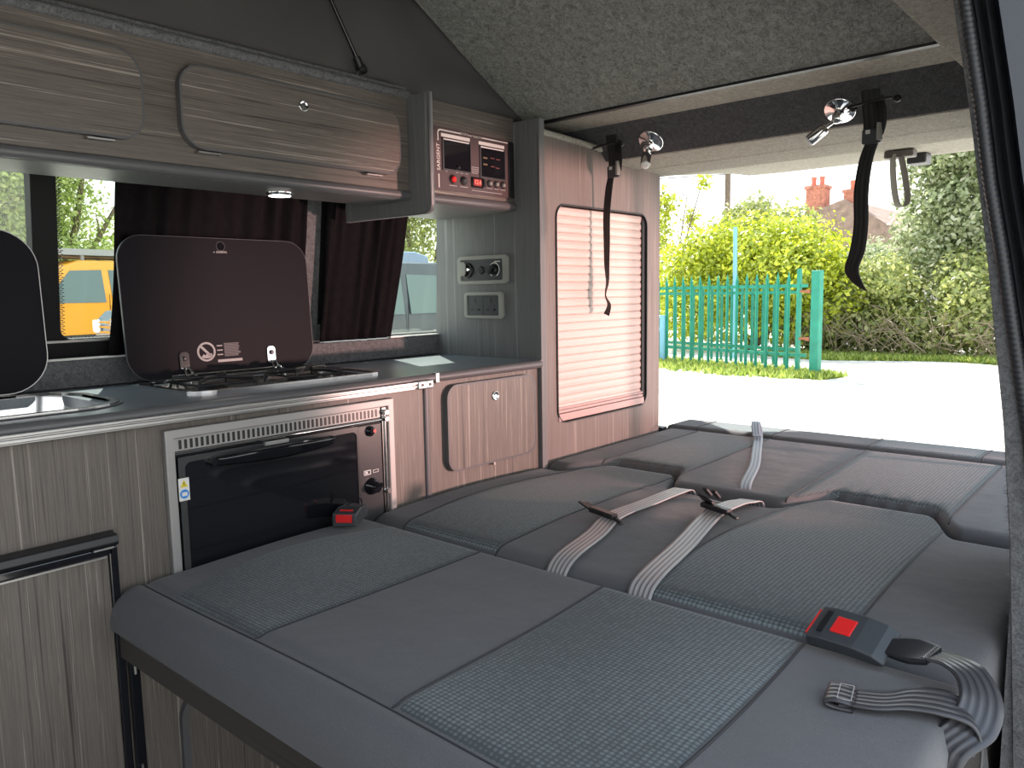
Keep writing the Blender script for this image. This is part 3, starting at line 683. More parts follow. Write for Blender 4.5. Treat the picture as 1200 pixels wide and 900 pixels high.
for k_,(x) in enumerate((1.590,1.617,1.644)):
    w=MB(); w.lathe([(.0100,0),(.0100,.002),(.008,.003)],(x,P6,1.368),NY); k=w.build('round_switch','black',t)
    w=MB(); w.lathe([(.0055,0),(.005,.003),(.003,.004)],(x+.001,P6-.003,1.368),NY,14); w.build('switch_cap','grey_plastic',k)
w=MB(); w.box(1.566,1.574,P6-.003,P6,1.357,1.377); w.build('rocker','black',t)
w=MB()
for x0,x1,z in ((1.436,1.464,1.349),(1.476,1.505,1.349),(1.578,1.602,1.3545),(1.609,1.628,1.3545),(1.634,1.655,1.3545),(1.520,1.64,1.3435),(1.425,1.431,1.383),(1.462,1.470,1.3835),(1.478,1.487,1.3835),(1.497,1.507,1.3835),(1.520,1.548,1.404),(1.520,1.548,1.399),(1.520,1.548,1.394),(1.520,1.544,1.389),(1.580,1.600,1.3812)): q(w,x0,x1,z,z+.0016)
w.build('small_print','print',f)
for z in (1.484,1.343): w=MB(); w.lathe([(.003,0),(.002,.001)],(1.3845,P6,z),NY,10); w.build('screw','black',f)

# ---- sockets on the gable of the tall cabinet
GXn=1.6985
def GP(d=0): return (GXn-d,0,0),-Y_,Z_,-X_
t=thing('control_outlet','grey framed triple outlet with round dial above the mains socket','outlet',(GXn,1.58,1.13))
w=MB(); w.ring(rr(-1.685,-1.480,1.098,1.183,.014),rr(-1.669,-1.502,1.110,1.171,.005),*GP(),.010); w.build('frame','grey_plastic',t,bevel=.003)
w=MB(); w.prism(rr(-1.669,-1.502,1.110,1.171,.004),*GP(),.006); f=w.build('module','dark_grey',t)
w=MB(); w.lathe([(.023,0),(.023,.004),(.018,.006),(.016,.002)],(GXn-.006,1.643,1.1405),-X_); k=w.build('power_socket','black',f)
w=MB(); w.prism(rr(-1.672,-1.645,1.124,1.166,.01),*GP(.012),.004); w.build('socket_flap','grey_plastic',k)
w=MB(); w.lathe([(.006,0),(.004,.003)],(GXn-.010,1.638,1.143),-X_,10); w.build('contact','chrome',k)
w=MB(); w.lathe([(.012,0),(.012,.003),(.009,.004)],(GXn-.006,1.588,1.140),-X_); w.build('aerial_socket','black',f)
w=MB(); w.ring([(-1.535+.021*math.cos(R(a)),1.141+.021*math.sin(R(a))) for a in np.linspace(-60,240,24)][:-1],[(-1.535+.0185*math.cos(R(a)),1.141+.0185*math.sin(R(a))) for a in np.linspace(-60,240,24)][:-1],*GP(.006),.0006) if False else None
vv=[];nn=28
for i in range(nn):
    a=R(-65+310*i/(nn-1)); 
    for rr_ in (.0185,.0212): vv.append((GXn-.0068,1.535-rr_*math.cos(a),1.140+rr_*math.sin(a)))
w.add(vv,[(2*i,2*i+1,2*i+3,2*i+2) for i in range(nn-1)]); w.box(GXn-.0068,GXn-.0062,1.512,1.534,1.162,1.1645); w.build('dial_mark','white',f)
w=MB(); w.lathe([(.0155,0),(.0145,.010),(.012,.012)],(GXn-.006,1.535,1.140),-X_); w.obox((GXn-.020,1.535,1.140),(0,-.7,.7),(-1,0,0),(0,.7,.7),.014,.004,.004); w.build('dial','black',f)
t=thing('mains_socket','grey framed double mains socket below the dial outlet','socket',(GXn,1.58,1.03))
w=MB(); w.ring(rr(-1.659,-1.500,.996,1.076,.012),rr(-1.646,-1.519,1.006,1.065,.004),*GP(),.010); w.build('frame','grey_plastic',t,bevel=.003)
for y0,y1 in ((1.584,1.646),(1.519,1.5825)):
    w=MB(); w.prism(rr(-y1,-y0,1.006,1.065,.003),*GP(),.006); f=w.build('socket_module','dark_grey',t)
    c=(y0+y1)/2
    w=MB(); 
    w.prism(rr(-c-.003,-c+.003,1.044,1.056,.001),*GP(.006),.0006)
    for dy in (-.014,.014): w.prism(rr(-c+dy-.004,-c+dy+.004,1.020,1.0265,.001),*GP(.006),.0006)
    w.build('pin_holes','black',f)
    w=MB(); w.prism(circ(-c+.014-.0,1.0225,.0022,8),*GP(.0066),.0006); w.build('pin_glint','chrome',f)

# ================================================================== TALL CABINET
t=thing('tall_cabinet','tall woodgrain cabinet with pale tambour shutter beside the tailgate','tall cabinet',(2.03,KY,0))
w=MB(); w.prism([(-1.795,.02),(-1.372,.02),(-1.372,1.546),(-1.76,1.546),(-1.78,1.30),(-1.795,.95)],(1.6987,0,0),-Y_,Z_,X_,.022); w.build('gable_panel','wood_gable',t)
w=MB(); w.box(1.698,1.7215,1.366,1.3722,.02,1.546); w.build('gable_edging','wood_gable',t,bevel=.002)
po=[(1.722,.02),(2.37,.02),(2.37,1.498),(1.722,1.515)]
def oct_outer(n):  # outer outline sampled to match rr() ordering
    pts=[]
    for (cx,cz) in ((2.37,1.498),(1.722,1.515),(1.722,.02),(2.37,.02)): pts+= [(cx,cz)]*n
    return pts
inn=rr(1.788,2.282,.686,1.322,.04,6)
w=MB(); w.ring(oct_outer(7),inn,*XZ(KY+.018),.018); w.build('front_panel','wood_tall',t)
w=MB(); w.box(1.722,2.37,KY+.36,KY+.38,.02,1.46); w.box(2.352,2.37,KY+.019,KY+.36,.02,1.46); w.box(1.722,2.352,KY+.019,KY+.36,.02,.04); w.build('carcass','wood_gable',t)
w=MB(); w.ring(rr(1.785,2.285,.683,1.325,.042,6),rr(1.789,2.281,.687,1.321,.038,6),*XZ(KY+.03),.034); w.build('shutter_frame','black',t)
w=MB(); w.box(2.262,2.2795,KY+.002,KY+.012,.70,1.31); w.build('side_track','black',t)
w=MB()
prof=[]; nsl=25; z0,z1=.715,1.318; p=(z1-z0)/nsl; v=[];f=[]
for i in range(nsl):
    for a,dd in ((0,.0),(.12,.0035),(.5,.0052),(.88,.0035),(1.,.0)):
        prof.append((z0+(i+a)*p,dd))
for z,dd in prof: v+=[(1.790,KY+.012-dd,z),(2.266,KY+.012-dd,z)]
for i in range(len(prof)-1): f.append((2*i,2*i+1,2*i+3,2*i+2))
w.add(v,f); w.box(1.790,2.266,KY+.014,KY+.018,.69,1.318); sh=w.build('tambour_shutter','tambour',t,'pale slatted roller shutter')
w=MB(); w.box(1.791,2.266,KY-.004,KY+.013,.690,.712); w.box(1.791,2.266,KY+.001,KY+.013,.713,.722); w.box(1.791,2.266,KY+.001,KY+.013,.724,.731); w.build('shutter_handle','tambour_trim',sh,bevel=.002)
w=MB(); w.tube([(1.722,KY-.004,1.513),(1.9,KY-.004,1.507),(2.06,KY-.004,1.500)],.009,10); w.build('top_roll','carpet_light',t)

# ================================================================== BED
def fo(d,r): 
    d=max(0.,min(d,r)); return r-math.sqrt(max(0,r*r-(r-d)**2))
def sm(a,b,x):
    t=max(0.,min(1.,(x-a)/(b-a))); return t*t*(3-2*t)
class Cushion:
    def __init__(s,x0,x1,y0,y1,top,bot,r0,r1,ry,mod=None):
        s.x0=x0 if callable(x0) else (lambda y,c=x0:c); s.x1=x1 if callable(x1) else (lambda y,c=x1:c)
        s.y0,s.y1,s.top,s.bot,s.r0,s.r1,s.ry=y0,y1,top,bot,r0,r1,ry; s.mod=mod
    def z(s,x,y):
        a,b=s.x0(y),s.x1(y)
        q=s.top-fo(x-a,s.r0)-fo(b-x,s.r1)-fo(y-s.y0,s.ry)-fo(s.y1-y,s.ry)
        if s.mod: q+=s.mod(x,y)
        return max(q,s.bot+.01)
    def mesh(s,mb,ny=90,nx=60):
        def st(n,r): # eased stations
            t=np.linspace(0,1,n); return t*t*(3-2*t)*.35+t*.65
        us=st(ny,0);vs=st(nx,0); v=[];f=[]
        for u in us:
            y=s.y0+(s.y1-s.y0)*u; a,b=s.x0(y),s.x1(y)
            for q in vs: x=a+(b-a)*q; v.append((x,y,s.z(x,y)))
        ny,nx=len(us),len(vs)
        for i in range(ny-1):
            for j in range(nx-1): f.append((i*nx+j,i*nx+j+1,(i+1)*nx+j+1,(i+1)*nx+j))
        base=len(v); rim=[i*nx for i in range(ny)]+[(ny-1)*nx+j for j in range(1,nx)]+[i*nx+nx-1 for i in range(ny-2,-1,-1)]+[j for j in range(nx-2,0,-1)]
        for k in rim: x,y,z=v[k]; v.append((x,y,(z+s.bot)/2))
        for k in rim: x,y,z=v[k]; v.append((x,y,s.bot))
        m=len(rim)
        for i in range(m):
            j=(i+1)%m; f.append((rim[i],base+i,base+j,rim[j])[::-1]); f.append((base+i,base+m+i,base+m+j,base+j)[::-1])
        mb.add(v,f,True); mb.add([v[base+m+i] for i in range(m)],[tuple(range(m))])
    def seam(s,mb,pts,r=.0022,n=40):
        P=[]
        for (xa,ya),(xb,yb) in zip(pts[:-1],pts[1:]):
            k=max(2,int(math.hypot(xb-xa,yb-ya)/.012))
            for i in range(k): t=i/k; x=xa+(xb-xa)*t; y=ya+(yb-ya)*t; P.append((x,y,s.z(x,y)+.0002))
        x,y=pts[-1]; P.append((x,y,s.z(x,y))); mb.tube(P,r,6)
    def panel(s,mb,xa,xb,ya,yb,nx=50,ny=26,lift=.0016):
        """raised insert between x functions xa(y),xb(y) and y functions ya(q),yb(q) (q 0..1 along x)"""
        v=[];f=[]
        for i in range(nx+1):
            q=i/nx; y0,y1=ya(q),yb(q)
            for j in range(ny+1):
                y=y0+(y1-y0)*j/ny; x=xa(y)+(xb(y)-xa(y))*q
                e=min(i,nx-i,j,ny-j); l=lift if e>0 else -.001
                v.append((x,y,s.z(x,y)+l))
        for i in range(nx):
            for j in range(ny): f.append((i*(ny+1)+j,(i+1)*(ny+1)+j,(i+1)*(ny+1)+j+1,i*(ny+1)+j+1))
        mb.add(v,f,True)
    def outline(s,xa,xb,ya,yb,n=24):
        P=[]
        for i in range(n+1): q=i/n; y=ya(q); P.append((xa(y)+(xb(y)-xa(y))*q,y))
        for i in range(1,n+1): y=ya(1)+(yb(1)-ya(1))*i/n; P.append((xb(y),y))
        for i in range(1,n+1): q=1-i/n; y=yb(q); P.append((xa(y)+(xb(y)-xa(y))*q,y))
        return P
k_=lambda c:(lambda *_:c)
def bolster(y):
    s=sm(.95,1.03,y)*(1-sm(1.21,1.31,y))+sm(.31,.40,y)*(1-sm(.60,.69,y))
    return 1.700+.150*s
B0,B1=.165,1.372
# front bench cushion
def m_front(x,y): return -.004*math.exp(-((x-.565)/.012)**2)+.004*math.sin(y*6)*math.sin(x*9)
t=thing('bench_cushion','front charcoal bench cushion of the bed with two honeycomb panels','bed cushion',(.77,.77,.475))
cu=Cushion(.500,1.053,B0,B1,.578,.508,.05,.018,.022,m_front)
w=MB(); cu.mesh(w); b0=w.build('cushion_body','fabric',t)
A=(lambda y:.562+.0*y),(lambda y:1.046),(lambda q:.993),(lambda q:1.255+.055*math.sin(min(1,q*1.0)*math.pi))
w=MB(); cu.panel(w,*A); w.build('honeycomb_panel','honey',t,'darker honeycomb panel nearest the kitchen')
Bp=(lambda y:.562),(lambda y:1.046),(lambda q:.372-.012*math.sin(q*math.pi)),(lambda q:.688+.022*q)
w=MB(); cu.panel(w,*Bp); w.build('honeycomb_panel','honey',t,'honeycomb panel nearest the sliding door')
w=MB(); cu.seam(w,cu.outline(*A)[:25]); cu.seam(w,cu.outline(*Bp)[:25]); cu.seam(w,cu.outline(*Bp)[-25:]); cu.seam(w,[(.557,.18),(.557,1.36)],.0016); w.build('piping','pipe',t)
# backrest laid flat
t=thing('backrest_cushion','middle charcoal backrest cushion laid flat with headrest bulges','bed cushion',(1.38,.77,.475))
def m_mid(x,y): return .010*math.sin(math.pi*min(1,max(0,(x-1.06)/.65)))-.006*math.exp(-((y-.78)/.06)**2)
cu2=Cushion(1.066,bolster,B0,B1,.573,.478,.045,.030,.020,m_mid)
w=MB(); cu2.mesh(w,120,60); w.build('cushion_body','fabric',t)
A=(lambda y:1.072),(lambda y:bolster(y)-.006),(lambda q:.990-.0*q+.02*q),(lambda q:1.262+.03*math.sin(q*math.pi))
w=MB(); cu2.panel(w,*A); w.build('honeycomb_panel','honey',t,'honeycomb panel nearest the kitchen')
Bp=(lambda y:1.072),(lambda y:bolster(y)-.006),(lambda q:.335-.0*q+.01*q),(lambda q:.655+.02*math.sin(q*3))
w=MB(); cu2.panel(w,*Bp); w.build('honeycomb_panel','honey',t,'honeycomb panel nearest the sliding door')
w=MB()
for g in (A,Bp): cu2.seam(w,cu2.outline(*g)[:25]); cu2.seam(w,cu2.outline(*g)[-25:])
w.build('piping','pipe',t)
# rear section
RX=2.43
t=thing('rear_cushion','rear charcoal bed cushion with two hollows fitting the headrest bulges','bed cushion',(2.08,.8,.48))
def m_rear(x,y):
    a=bolster(y)+.012; d=x-a
    return -.012*math.exp(-d/.03)*abs(math.sin(y*70))*(1 if bolster(y)>1.78 else .15)
cu3=Cushion(lambda y:bolster(y)+.014,RX,.20,B1,.584,.478,.040,.014,.020,m_rear)
w=MB(); cu3.mesh(w,160,70); w.build('cushion_body','fabric',t)
A=(lambda y:bolster(y)+.03),(lambda y:RX-.008),(lambda q:.985+.01*q),(lambda q:1.25)
w=MB(); cu3.panel(w,*A,lift=.001); w.build('honeycomb_panel','honey',t,'fine honeycomb panel nearest the kitchen')
Bp=(lambda y:bolster(y)+.03),(lambda y:RX-.008),(lambda q:.345),(lambda q:.675+.02*q)
w=MB(); cu3.panel(w,*Bp,lift=.001); w.build('honeycomb_panel','honey',t,'fine honeycomb panel nearest the sliding door')
w=MB()
for g in (A,Bp): cu3.seam(w,cu3.outline(*g)[:25]); cu3.seam(w,cu3.outline(*g)[-25:])
cu3.seam(w,[(RX-.006,.21),(RX-.006,1.36)],.003); w.build('piping','pipe',t)
t=thing('tail_cushion','narrow charcoal filler cushion along the tailgate sill','bed cushion',(2.54,.8,.48))
cu4=Cushion(RX+.008,RX+.20,.22,1.40,.592,.478,.022,.05,.03)
w=MB(); cu4.mesh(w,60,24); w.build('cushion_body','fabric',t)
for y in (.40,.70,1.0,1.27): w=MB(); cu4.seam(w,[(RX+.012,y),(RX+.18,y)]); w.build('piping','pipe',t)
for ya,yb,lab in ((1.003,1.267,'smooth honeycomb panel near the kitchen'),(.403,.697,'smooth honeycomb panel near the sliding door')):
    w=MB(); cu4.panel(w,lambda y:RX+.016,lambda y:RX+.175,(lambda q,a=ya:a),(lambda q,b=yb:b),14,16,.001); w.build('honeycomb_panel','honey',t,lab)
struct(MB().box(2.43,2.84,1.66,1.87,.0,1.52).build('sun_block_rear_left','body_blue',bevel=.02),'unseen dark blue corner block added to keep sun off the rear bed','van body')  # added behind the tall cabinet, out of view, to stop a sun patch
w=MB(); w.box(2.40,2.44,1.385,1.43,.560,.585); tag(w.build('hinge_block','black',bevel=.004),'small black plastic block at the rear corner of the bed','block')

# bed base
t=thing('bed_base','dark woodgrain rock and roll bed frame under the front cushion','bed frame',(.77,.77,0))
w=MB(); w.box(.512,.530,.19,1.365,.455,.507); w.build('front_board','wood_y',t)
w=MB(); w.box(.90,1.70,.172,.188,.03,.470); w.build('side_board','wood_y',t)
w=MB(); w.box(.53,1.05,.19,1.36,.487,.507); w.box(1.05,2.41,.19,1.36,.450,.477); w.box(2.41,2.63,.25,1.38,.450,.477); w.build('deck','edging',t)
w=MB(); w.box(.94,1.6,.30,.34,0,.45); w.box(.90,.94,.19,1.30,.0,.487); w.box(2.2,2.4,.25,1.3,0,.44); w.build('support','black',t)

# ================================================================== BELTS
def lapbelt(P,Wd,label,tp,tang,loc,open_=False):
    t=thing('lap_belt',label,'seat belt',loc,'lap belts lying on the middle cushion')
    w=MB(); w.ribbon(P,Wd,.046,.0022,13,6); w.build('webbing','web_light',t)
    w=MB(); c=V(tp); u=V(tang).normalized(); v=u.cross(Z_).normalized()
    # slotted tongue lying across the belt: v along the belt, u across
    w.obox(c+Z_*.006,u,v,Z_,.040,.009,.006)
    w.obox(c+Z_*.004+u*.046-V((0,0,.002)),u-Z_*.25,v,Z_,.018,.006,.003)
    w.build('tongue_housing','black',t,bevel=.003)
    if not open_:
        w=MB(); w.obox(c-u*.050+Z_*.010,u-Z_*.2,v,Z_,.016,.010,.002); w.obox(c-u*.068+Z_*.014+v*.006,u-Z_*.2,v,Z_,.007,.004,.002); w.build('tongue','black',t,bevel=.001); return
    w=MB(); tip=c-u*.030+Z_*.020
    w.obox(c-u*.030+Z_*.016-v*.003,u-Z_*.2,v*.7+Z_*.7,Z_*.7-v*.7,.022,.010,.003)
    for s_ in (-1,1): w.obox(c-u*(.030+s_*.013)+Z_*.031-v*.016,u,v*.7+Z_*.7,Z_*.7-v*.7,.007,.012,.003)
    w.build('tongue','black',t,bevel=.0015)
P=[(1.058,.832,.492),(1.060,.832,.530),(1.072,.835,.563),(1.12,.845,.5815),(1.25,.872,.585),(1.36,.90,.592),(1.50,.903,.589),(1.63,.905,.587),(1.69,.905,.576),(1.712,.905,.50)]
lapbelt(P,[(0,1,0)]*3+[(-.15,1,0)]*7,'silver grey ribbed lap belt nearer the kitchen, tongue lying flat',(1.345,.918,.592),(-.3,-1,0),(1.1,.84,.56),False)
P=[(1.058,.655,.492),(1.060,.657,.530),(1.072,.66,.563),(1.12,.668,.5815),(1.30,.700,.585),(1.50,.742,.590),(1.60,.745,.590),(1.655,.738,.586),(1.695,.732,.574),(1.712,.73,.50)]
lapbelt(P,[(0,1,0)]*3+[(-.18,1,0)]*7,'silver grey ribbed lap belt nearer the door, tongue tipped upright',(1.525,.745,.592),(-.35,-1,0),(1.1,.66,.56),True)
# rear pull strap
t=thing('pull_strap','pale blue grey pull strap with folded loop end on the rear cushion','strap',(2.0,.9,.59))
w=MB(); P=[(1.716,.765,.50),(1.722,.767,.530),(1.745,.775,.568),(1.80,.80,.588),(2.0,.865,.590),(2.2,.945,.590),(2.36,1.01,.590),(2.44,1.045,.600),(2.475,1.065,.617),(2.465,1.065,.629),(2.42,1.045,.620),(2.36,1.015,.601)]
w.ribbon(P,[(-.3,1,0)]*12,[.028]*10+[.028,.026],.002,9,6); w.build('webbing','web_blue',t)

# right hand buckle, strap and loose end
t=thing('seat_buckle','black seat belt buckle with square red button lying on the cushion edge','seat belt buckle',(1.05,.31,.585),'red button seat belt buckles')
u=V((-.12,-1,0)).normalized(); v=V((-1,.12,0)).normalized()   # u towards the webbing, v towards the camera side
c=V((1.046,.312,.604)); v,ZT=(v*math.cos(R(24))-Z_*math.sin(R(24))),(Z_*math.cos(R(24))+v*math.sin(R(24)))
prof=[(-.050,.009),(-.050,-.006),(.045,-.007),(.054,-.005),(.054,.001),(.040,.009),(.015,.0135),(-.030,.0125)]
w=MB(); n=len(prof)
Vv=[c+u*a+ZT*b-v*.031 for a,b in prof]+[c+u*a+ZT*b+v*.031 for a,b in prof]
w.add(Vv,[tuple(range(n)),tuple(range(n,2*n))[::-1]]+[(i,n+i,n+(i+1)%n,(i+1)%n) for i in range(n)])
body=w.build('buckle_case','dark_grey',t,bevel=.004,seg=3)
w=MB(); w.obox(c+u*(-.008)+ZT*.0132,u,v,ZT,.0135,.0145,.0016); w.build('release_button','red',body,bevel=.001)
w=MB(); w.obox(c-u*.0505+ZT*.001,u,v,ZT,.0022,.024,.0065); w.build('slot_edge','red',body,bevel=.001)
w=MB(); w.obox(c-u*.034+ZT*.0126,u,v,ZT,.0035,.020,.0012); w.text('PRESS',c-u*.036+ZT*.0140,v,u,ZT,.008,.0003); w.build('slot','black',body)
v2=V((-1,.12,0)).normalized()
w=MB(); w.ribbon([c+u*.048,c+u*.062+Z_*.003,c+u*.080+Z_*.006,c+u*.104+Z_*.008],[v,v,v*.7+v2*.3,v2],[.024,.034,.046,.048],.007,13,6); w.build('sleeve','black_rubber',t)
w=MB(); P=[c+u*.095+Z_*.007,c+u*.120+Z_*.009,c+u*.148+Z_*.006+v2*.012,c+u*.170-Z_*.006+v2*.045,c+u*.174-Z_*.022+v2*.085,c+u*.158-Z_*.042+v2*.115,c+u*.150-Z_*.075+v2*.125]
Wd=[v2+Z_*.1,v2+Z_*.1,v2*.9-u*.35,v2*.6-u*.7+Z_*.15,v2*.2-u*.9+Z_*.2,-u+Z_*.1,-u]
w.ribbon(P,Wd,[.046,.048,.048,.048,.048,.046,.046],.003,13,8); w.build('webbing','web_dark',t)
w=MB()
for i in range(8):
    a=-.021+i*.006; w.obox(c+u*.099+v2*a+Z_*.0120,u*.3+v2,u,Z_,.0017,.0005,.0010)
w.build('stitching','print',t)
t=thing('loose_belt','loose dark belt webbing with a stitched folded end near the bed corner','seat belt webbing',(.93,.25,.59))
w=MB(); P=[(.905,.275,.588),(.910,.262,.590),(.920,.235,.592),(.940,.21,.595),(.950,.18,.596),(.955,.155,.590),(.952,.142,.570),(.945,.137,.53),(.94,.135,.48)]
w.ribbon(P,[(1,0,.05),(1,0,.05),(1,0,.05),(1,.1,.1),(1,.2,.1),(1,.3,.1),(1,.2,0),(1,0,0),(1,0,0)],[.040,.042,.046,.050,.052,.050,.048,.046,.046],.003,13,6); w.build('webbing','web_dark',t)
w=MB(); P=[(.908,.264,.5925),(.903,.284,.5945),(.901,.294,.590),(.903,.284,.586),(.908,.264,.5855)]
w.ribbon(P,[(1,0.2,.05)]*5,.046,.003,9,4); w.build('folded_end','web_dark',t)
w=MB(); w.ring(rr(-.018,.018,-.008,.008,.001,1),rr(-.017,.017,-.007,.007,.001,1),(.906,.274,.5955),V((1,.2,.05)).normalized(),V((-.2,1,0)).normalized(),Z_,.0006); w.build('stitching','print',t)
t=thing('belt_anchor','small black and steel belt anchor hanging below the bed corner','belt anchor',(.90,.14,.5))
w=MB(); w.obox((.905,.142,.500),(1,0,0),(0,1,0),Z_,.016,.004,.035); w.build('bracket','black',t,bevel=.003)
w=MB(); w.obox((.903,.137,.498),(1,0,0),(0,1,0),Z_,.002,.002,.028); w.obox((.912,.137,.505),(1,0,.1),(0,1,0),Z_,.0018,.002,.022); w.build('steel_tongue','chrome',t)
# left buckle by the oven
t=thing('seat_buckle','black seat belt buckle with wide red button next to the oven door','seat belt buckle',(1.0,1.33,.585),'red button seat belt buckles')
c=V((.985,1.325,.602)); u=V((.75,.55,0)).normalized(); v=V((.55,-.75,0)).normalized()  # u away from the camera, v to the right
prof=[(-.040,.016),(-.042,-.012),(.045,-.012),(.055,.0),(.040,.014),(.0,.020)]
n=len(prof); w=MB(); Vv=[c+u*a+Z_*b-v*.026 for a,b in prof]+[c+u*a+Z_*b+v*.026 for a,b in prof]
w.add(Vv,[tuple(range(n)),tuple(range(n,2*n))[::-1]]+[(i,n+i,n+(i+1)%n,(i+1)%n) for i in range(n)]); body=w.build('buckle_case','dark_grey',t,bevel=.003)
w=MB(); w.obox(c-u*.0425+Z_*.006,u,v,Z_,.002,.017,.0085); w.build('release_button','red',body,bevel=.001)
w=MB(); w.obox(c-u*.022+Z_*.0185,u+Z_*.08,v,Z_,.003,.014,.001); w.build('slot_edge','red',body)
w=MB(); w.tube([c-v*.012+Z_*.014+u*.01,c+v*.0+Z_*.030+u*.02,c+v*.022+Z_*.034+u*.015,c+v*.026+Z_*.012+u*.01],.0018,6); w.build('wire','black',t)
w=MB(); P=[c+u*.045,c+u*.07+Z_*.004-v*.015,c+u*.085-v*.05-Z_*.004,c+u*.075-v*.09-Z_*.03,c+u*.08-v*.12-Z_*.06]
w.ribbon(P,[v,v+u*.3,u+v*.3,u,u],.04,.003,9,6); w.build('webbing','web_dark',t)

# ================================================================== ROOF STRAPS AND LAMPS
def roofstrap(y0,label,P,Wd,ws):
    t=thing('roof_strap',label,'strap',(1.95,y0,1.50),'black roof tie-down straps')
    w=MB(); w.ribbon([(1.955,y0,1.551),(1.972,y0,1.533),(1.982,y0,1.50),(1.984,y0-.004,1.46),(1.984,y0-.004,1.437)],[(0,1,0)]*5,.040,.003,9,4)
    w.ribbon([(1.984,y0-.012,1.515),(1.975,y0-.022,1.48),(1.975,y0-.024,1.45),(1.983,y0-.016,1.425)],[(.25,1,0)]*4,.030,.002,7,4); w.build('upper_webbing','strap_black',t)
    w=MB(); w.obox((1.980,y0-.005,1.424),Y_,Z_,X_,.021,.017,.007); k=w.build('cam_buckle','dark_grey',t,bevel=.003)
    w=MB(); w.obox((1.972,y0+.002,1.434),Y_,Z_,X_,.005,.0045,.001); w.build('buckle_window','white',k)
    w=MB(); w.obox((1.972,y0-.024,1.432),Y_,Z_,X_-Y_*.5,.003,.020,.006); w.build('cam_lever','grey_plastic',k,bevel=.001)
    w=MB(); w.ribbon(P,Wd,ws,.0018,7,6); w.build('hanging_webbing','strap_black',t)
roofstrap(1.313,'black roof strap hanging in front of the tambour shutter',
  [(1.985,1.322,1.412),(1.985,1.330,1.375),(1.985,1.338,1.30),(1.985,1.338,1.22),(1.985,1.338,1.15),(1.985,1.336,1.10),(1.98,1.340,1.06),(1.985,1.330,1.03),(1.985,1.340,1.000)],
  [(0,1,0),(0,1,0),(.1,1,0),(.2,1,0),(.4,1,0),(.8,1,0),(1,.8,0),(.7,1,0),(.3,1,.3)],[.022,.025,.026,.026,.026,.026,.028,.028,.026])
roofstrap(.590,'black roof strap hanging in the open tailgate gap beside the right spotlight',
  [(1.985,.585,1.412),(1.985,.598,1.37),(1.985,.606,1.30),(1.985,.604,1.22),(1.985,.610,1.16),(1.985,.622,1.115),(1.985,.610,1.085),(1.99,.596,1.066)],
  [(0,1,0),(0,1,0),(0,1,0),(0,1,.1),(0,1,.1),(.2,1,.0),(.2,1,.3),(.2,1,.5)],[.030,.032,.034,.034,.036,.036,.034,.026])
for y in (1.335,.583):
    w=MB(); w.tube([(1.965,y+.045,1.497),(1.955,y,1.500),(1.962,y-.045,1.503)],.0035,7)
    for s_ in (1,-1): w.lathe([(.009,0),(.009,.003),(.005,.006)],(1.992 if s_>0 else 1.985,y+s_*.05,1.500+(-.003*s_)),V((-.75,0,-.65)),12)
    tag(w.build('bungee_loop','black'),'black elastic loop fixed to the header by the '+('left' if y>1 else 'right')+' roof strap','elastic loop')
hn=V((-.64,0,-.77)).normalized()  # outward normal of the slanting header face
hn=V((-.65,0,-.76)).normalized()
def spot(y,label,dirv,lit):
    xx=2.005; zc=1.553-(xx-1.945)*(.0835/.098)
    c=V((xx,y,zc))
    t=thing('spotlight',label,'spotlight',c,'chrome swivel spotlights on the header')
    w=MB(); w.lathe([(.038,0),(.038,.003),(.035,.006),(.012,.009),(.010,.016)],c,hn,32); w.build('base_plate','chrome',t)
    e=c+hn*.030; d=V(dirv).normalized()
    w=MB(); w.tube([c+hn*.012,e,e+d*.035],.0055,10); w.lathe([(.010,-.010),(.013,-.004),(.013,.004),(.010,.010)],e,Y_,16); w.build('swivel_arm','chrome',t)
    w=MB(); w.lathe([(.008,0),(.0135,.004),(.0145,.010),(.0145,.045),(.0135,.048)],e+d*.030,d,24); h=w.build('lamp_head','steel',t)
    w=MB(); w.lathe([(.0125,0),(.012,.003),(.006,.0045)],e+d*.078,d,20); w.build('lens','lamp_lens',h)
spot(1.197,'chrome spotlight beside the left roof strap, head pointing down',(-.55,-.25,-.62),1)
spot(.668,'chrome spotlight beside the right roof strap, head swung left',(-.25,.95,-.75),0)

# gas strut in the canvas corner
t=thing('gas_strut','thin black gas strut leaning against the canvas above the locker','gas strut',(1.17,1.457,1.575))
w=MB(); w.tube([(1.160,1.452,1.590),(.975,1.452,1.90)],.004,10); w.build('rod','black_gloss',t)
w=MB(); w.cyl((1.162,1.452,1.586),(1.150,1.452,1.606),.0095,.0085); w.lathe([(.006,-.012),(.011,-.006),(.011,.006),(.006,.012)],(1.165,1.452,1.582),Y_,16); w.build('socket','black',t)
w=MB(); w.cyl((1.160,1.462,1.570),(1.160,1.45,1.578),.006); w.build('ball_stud','chrome',t)

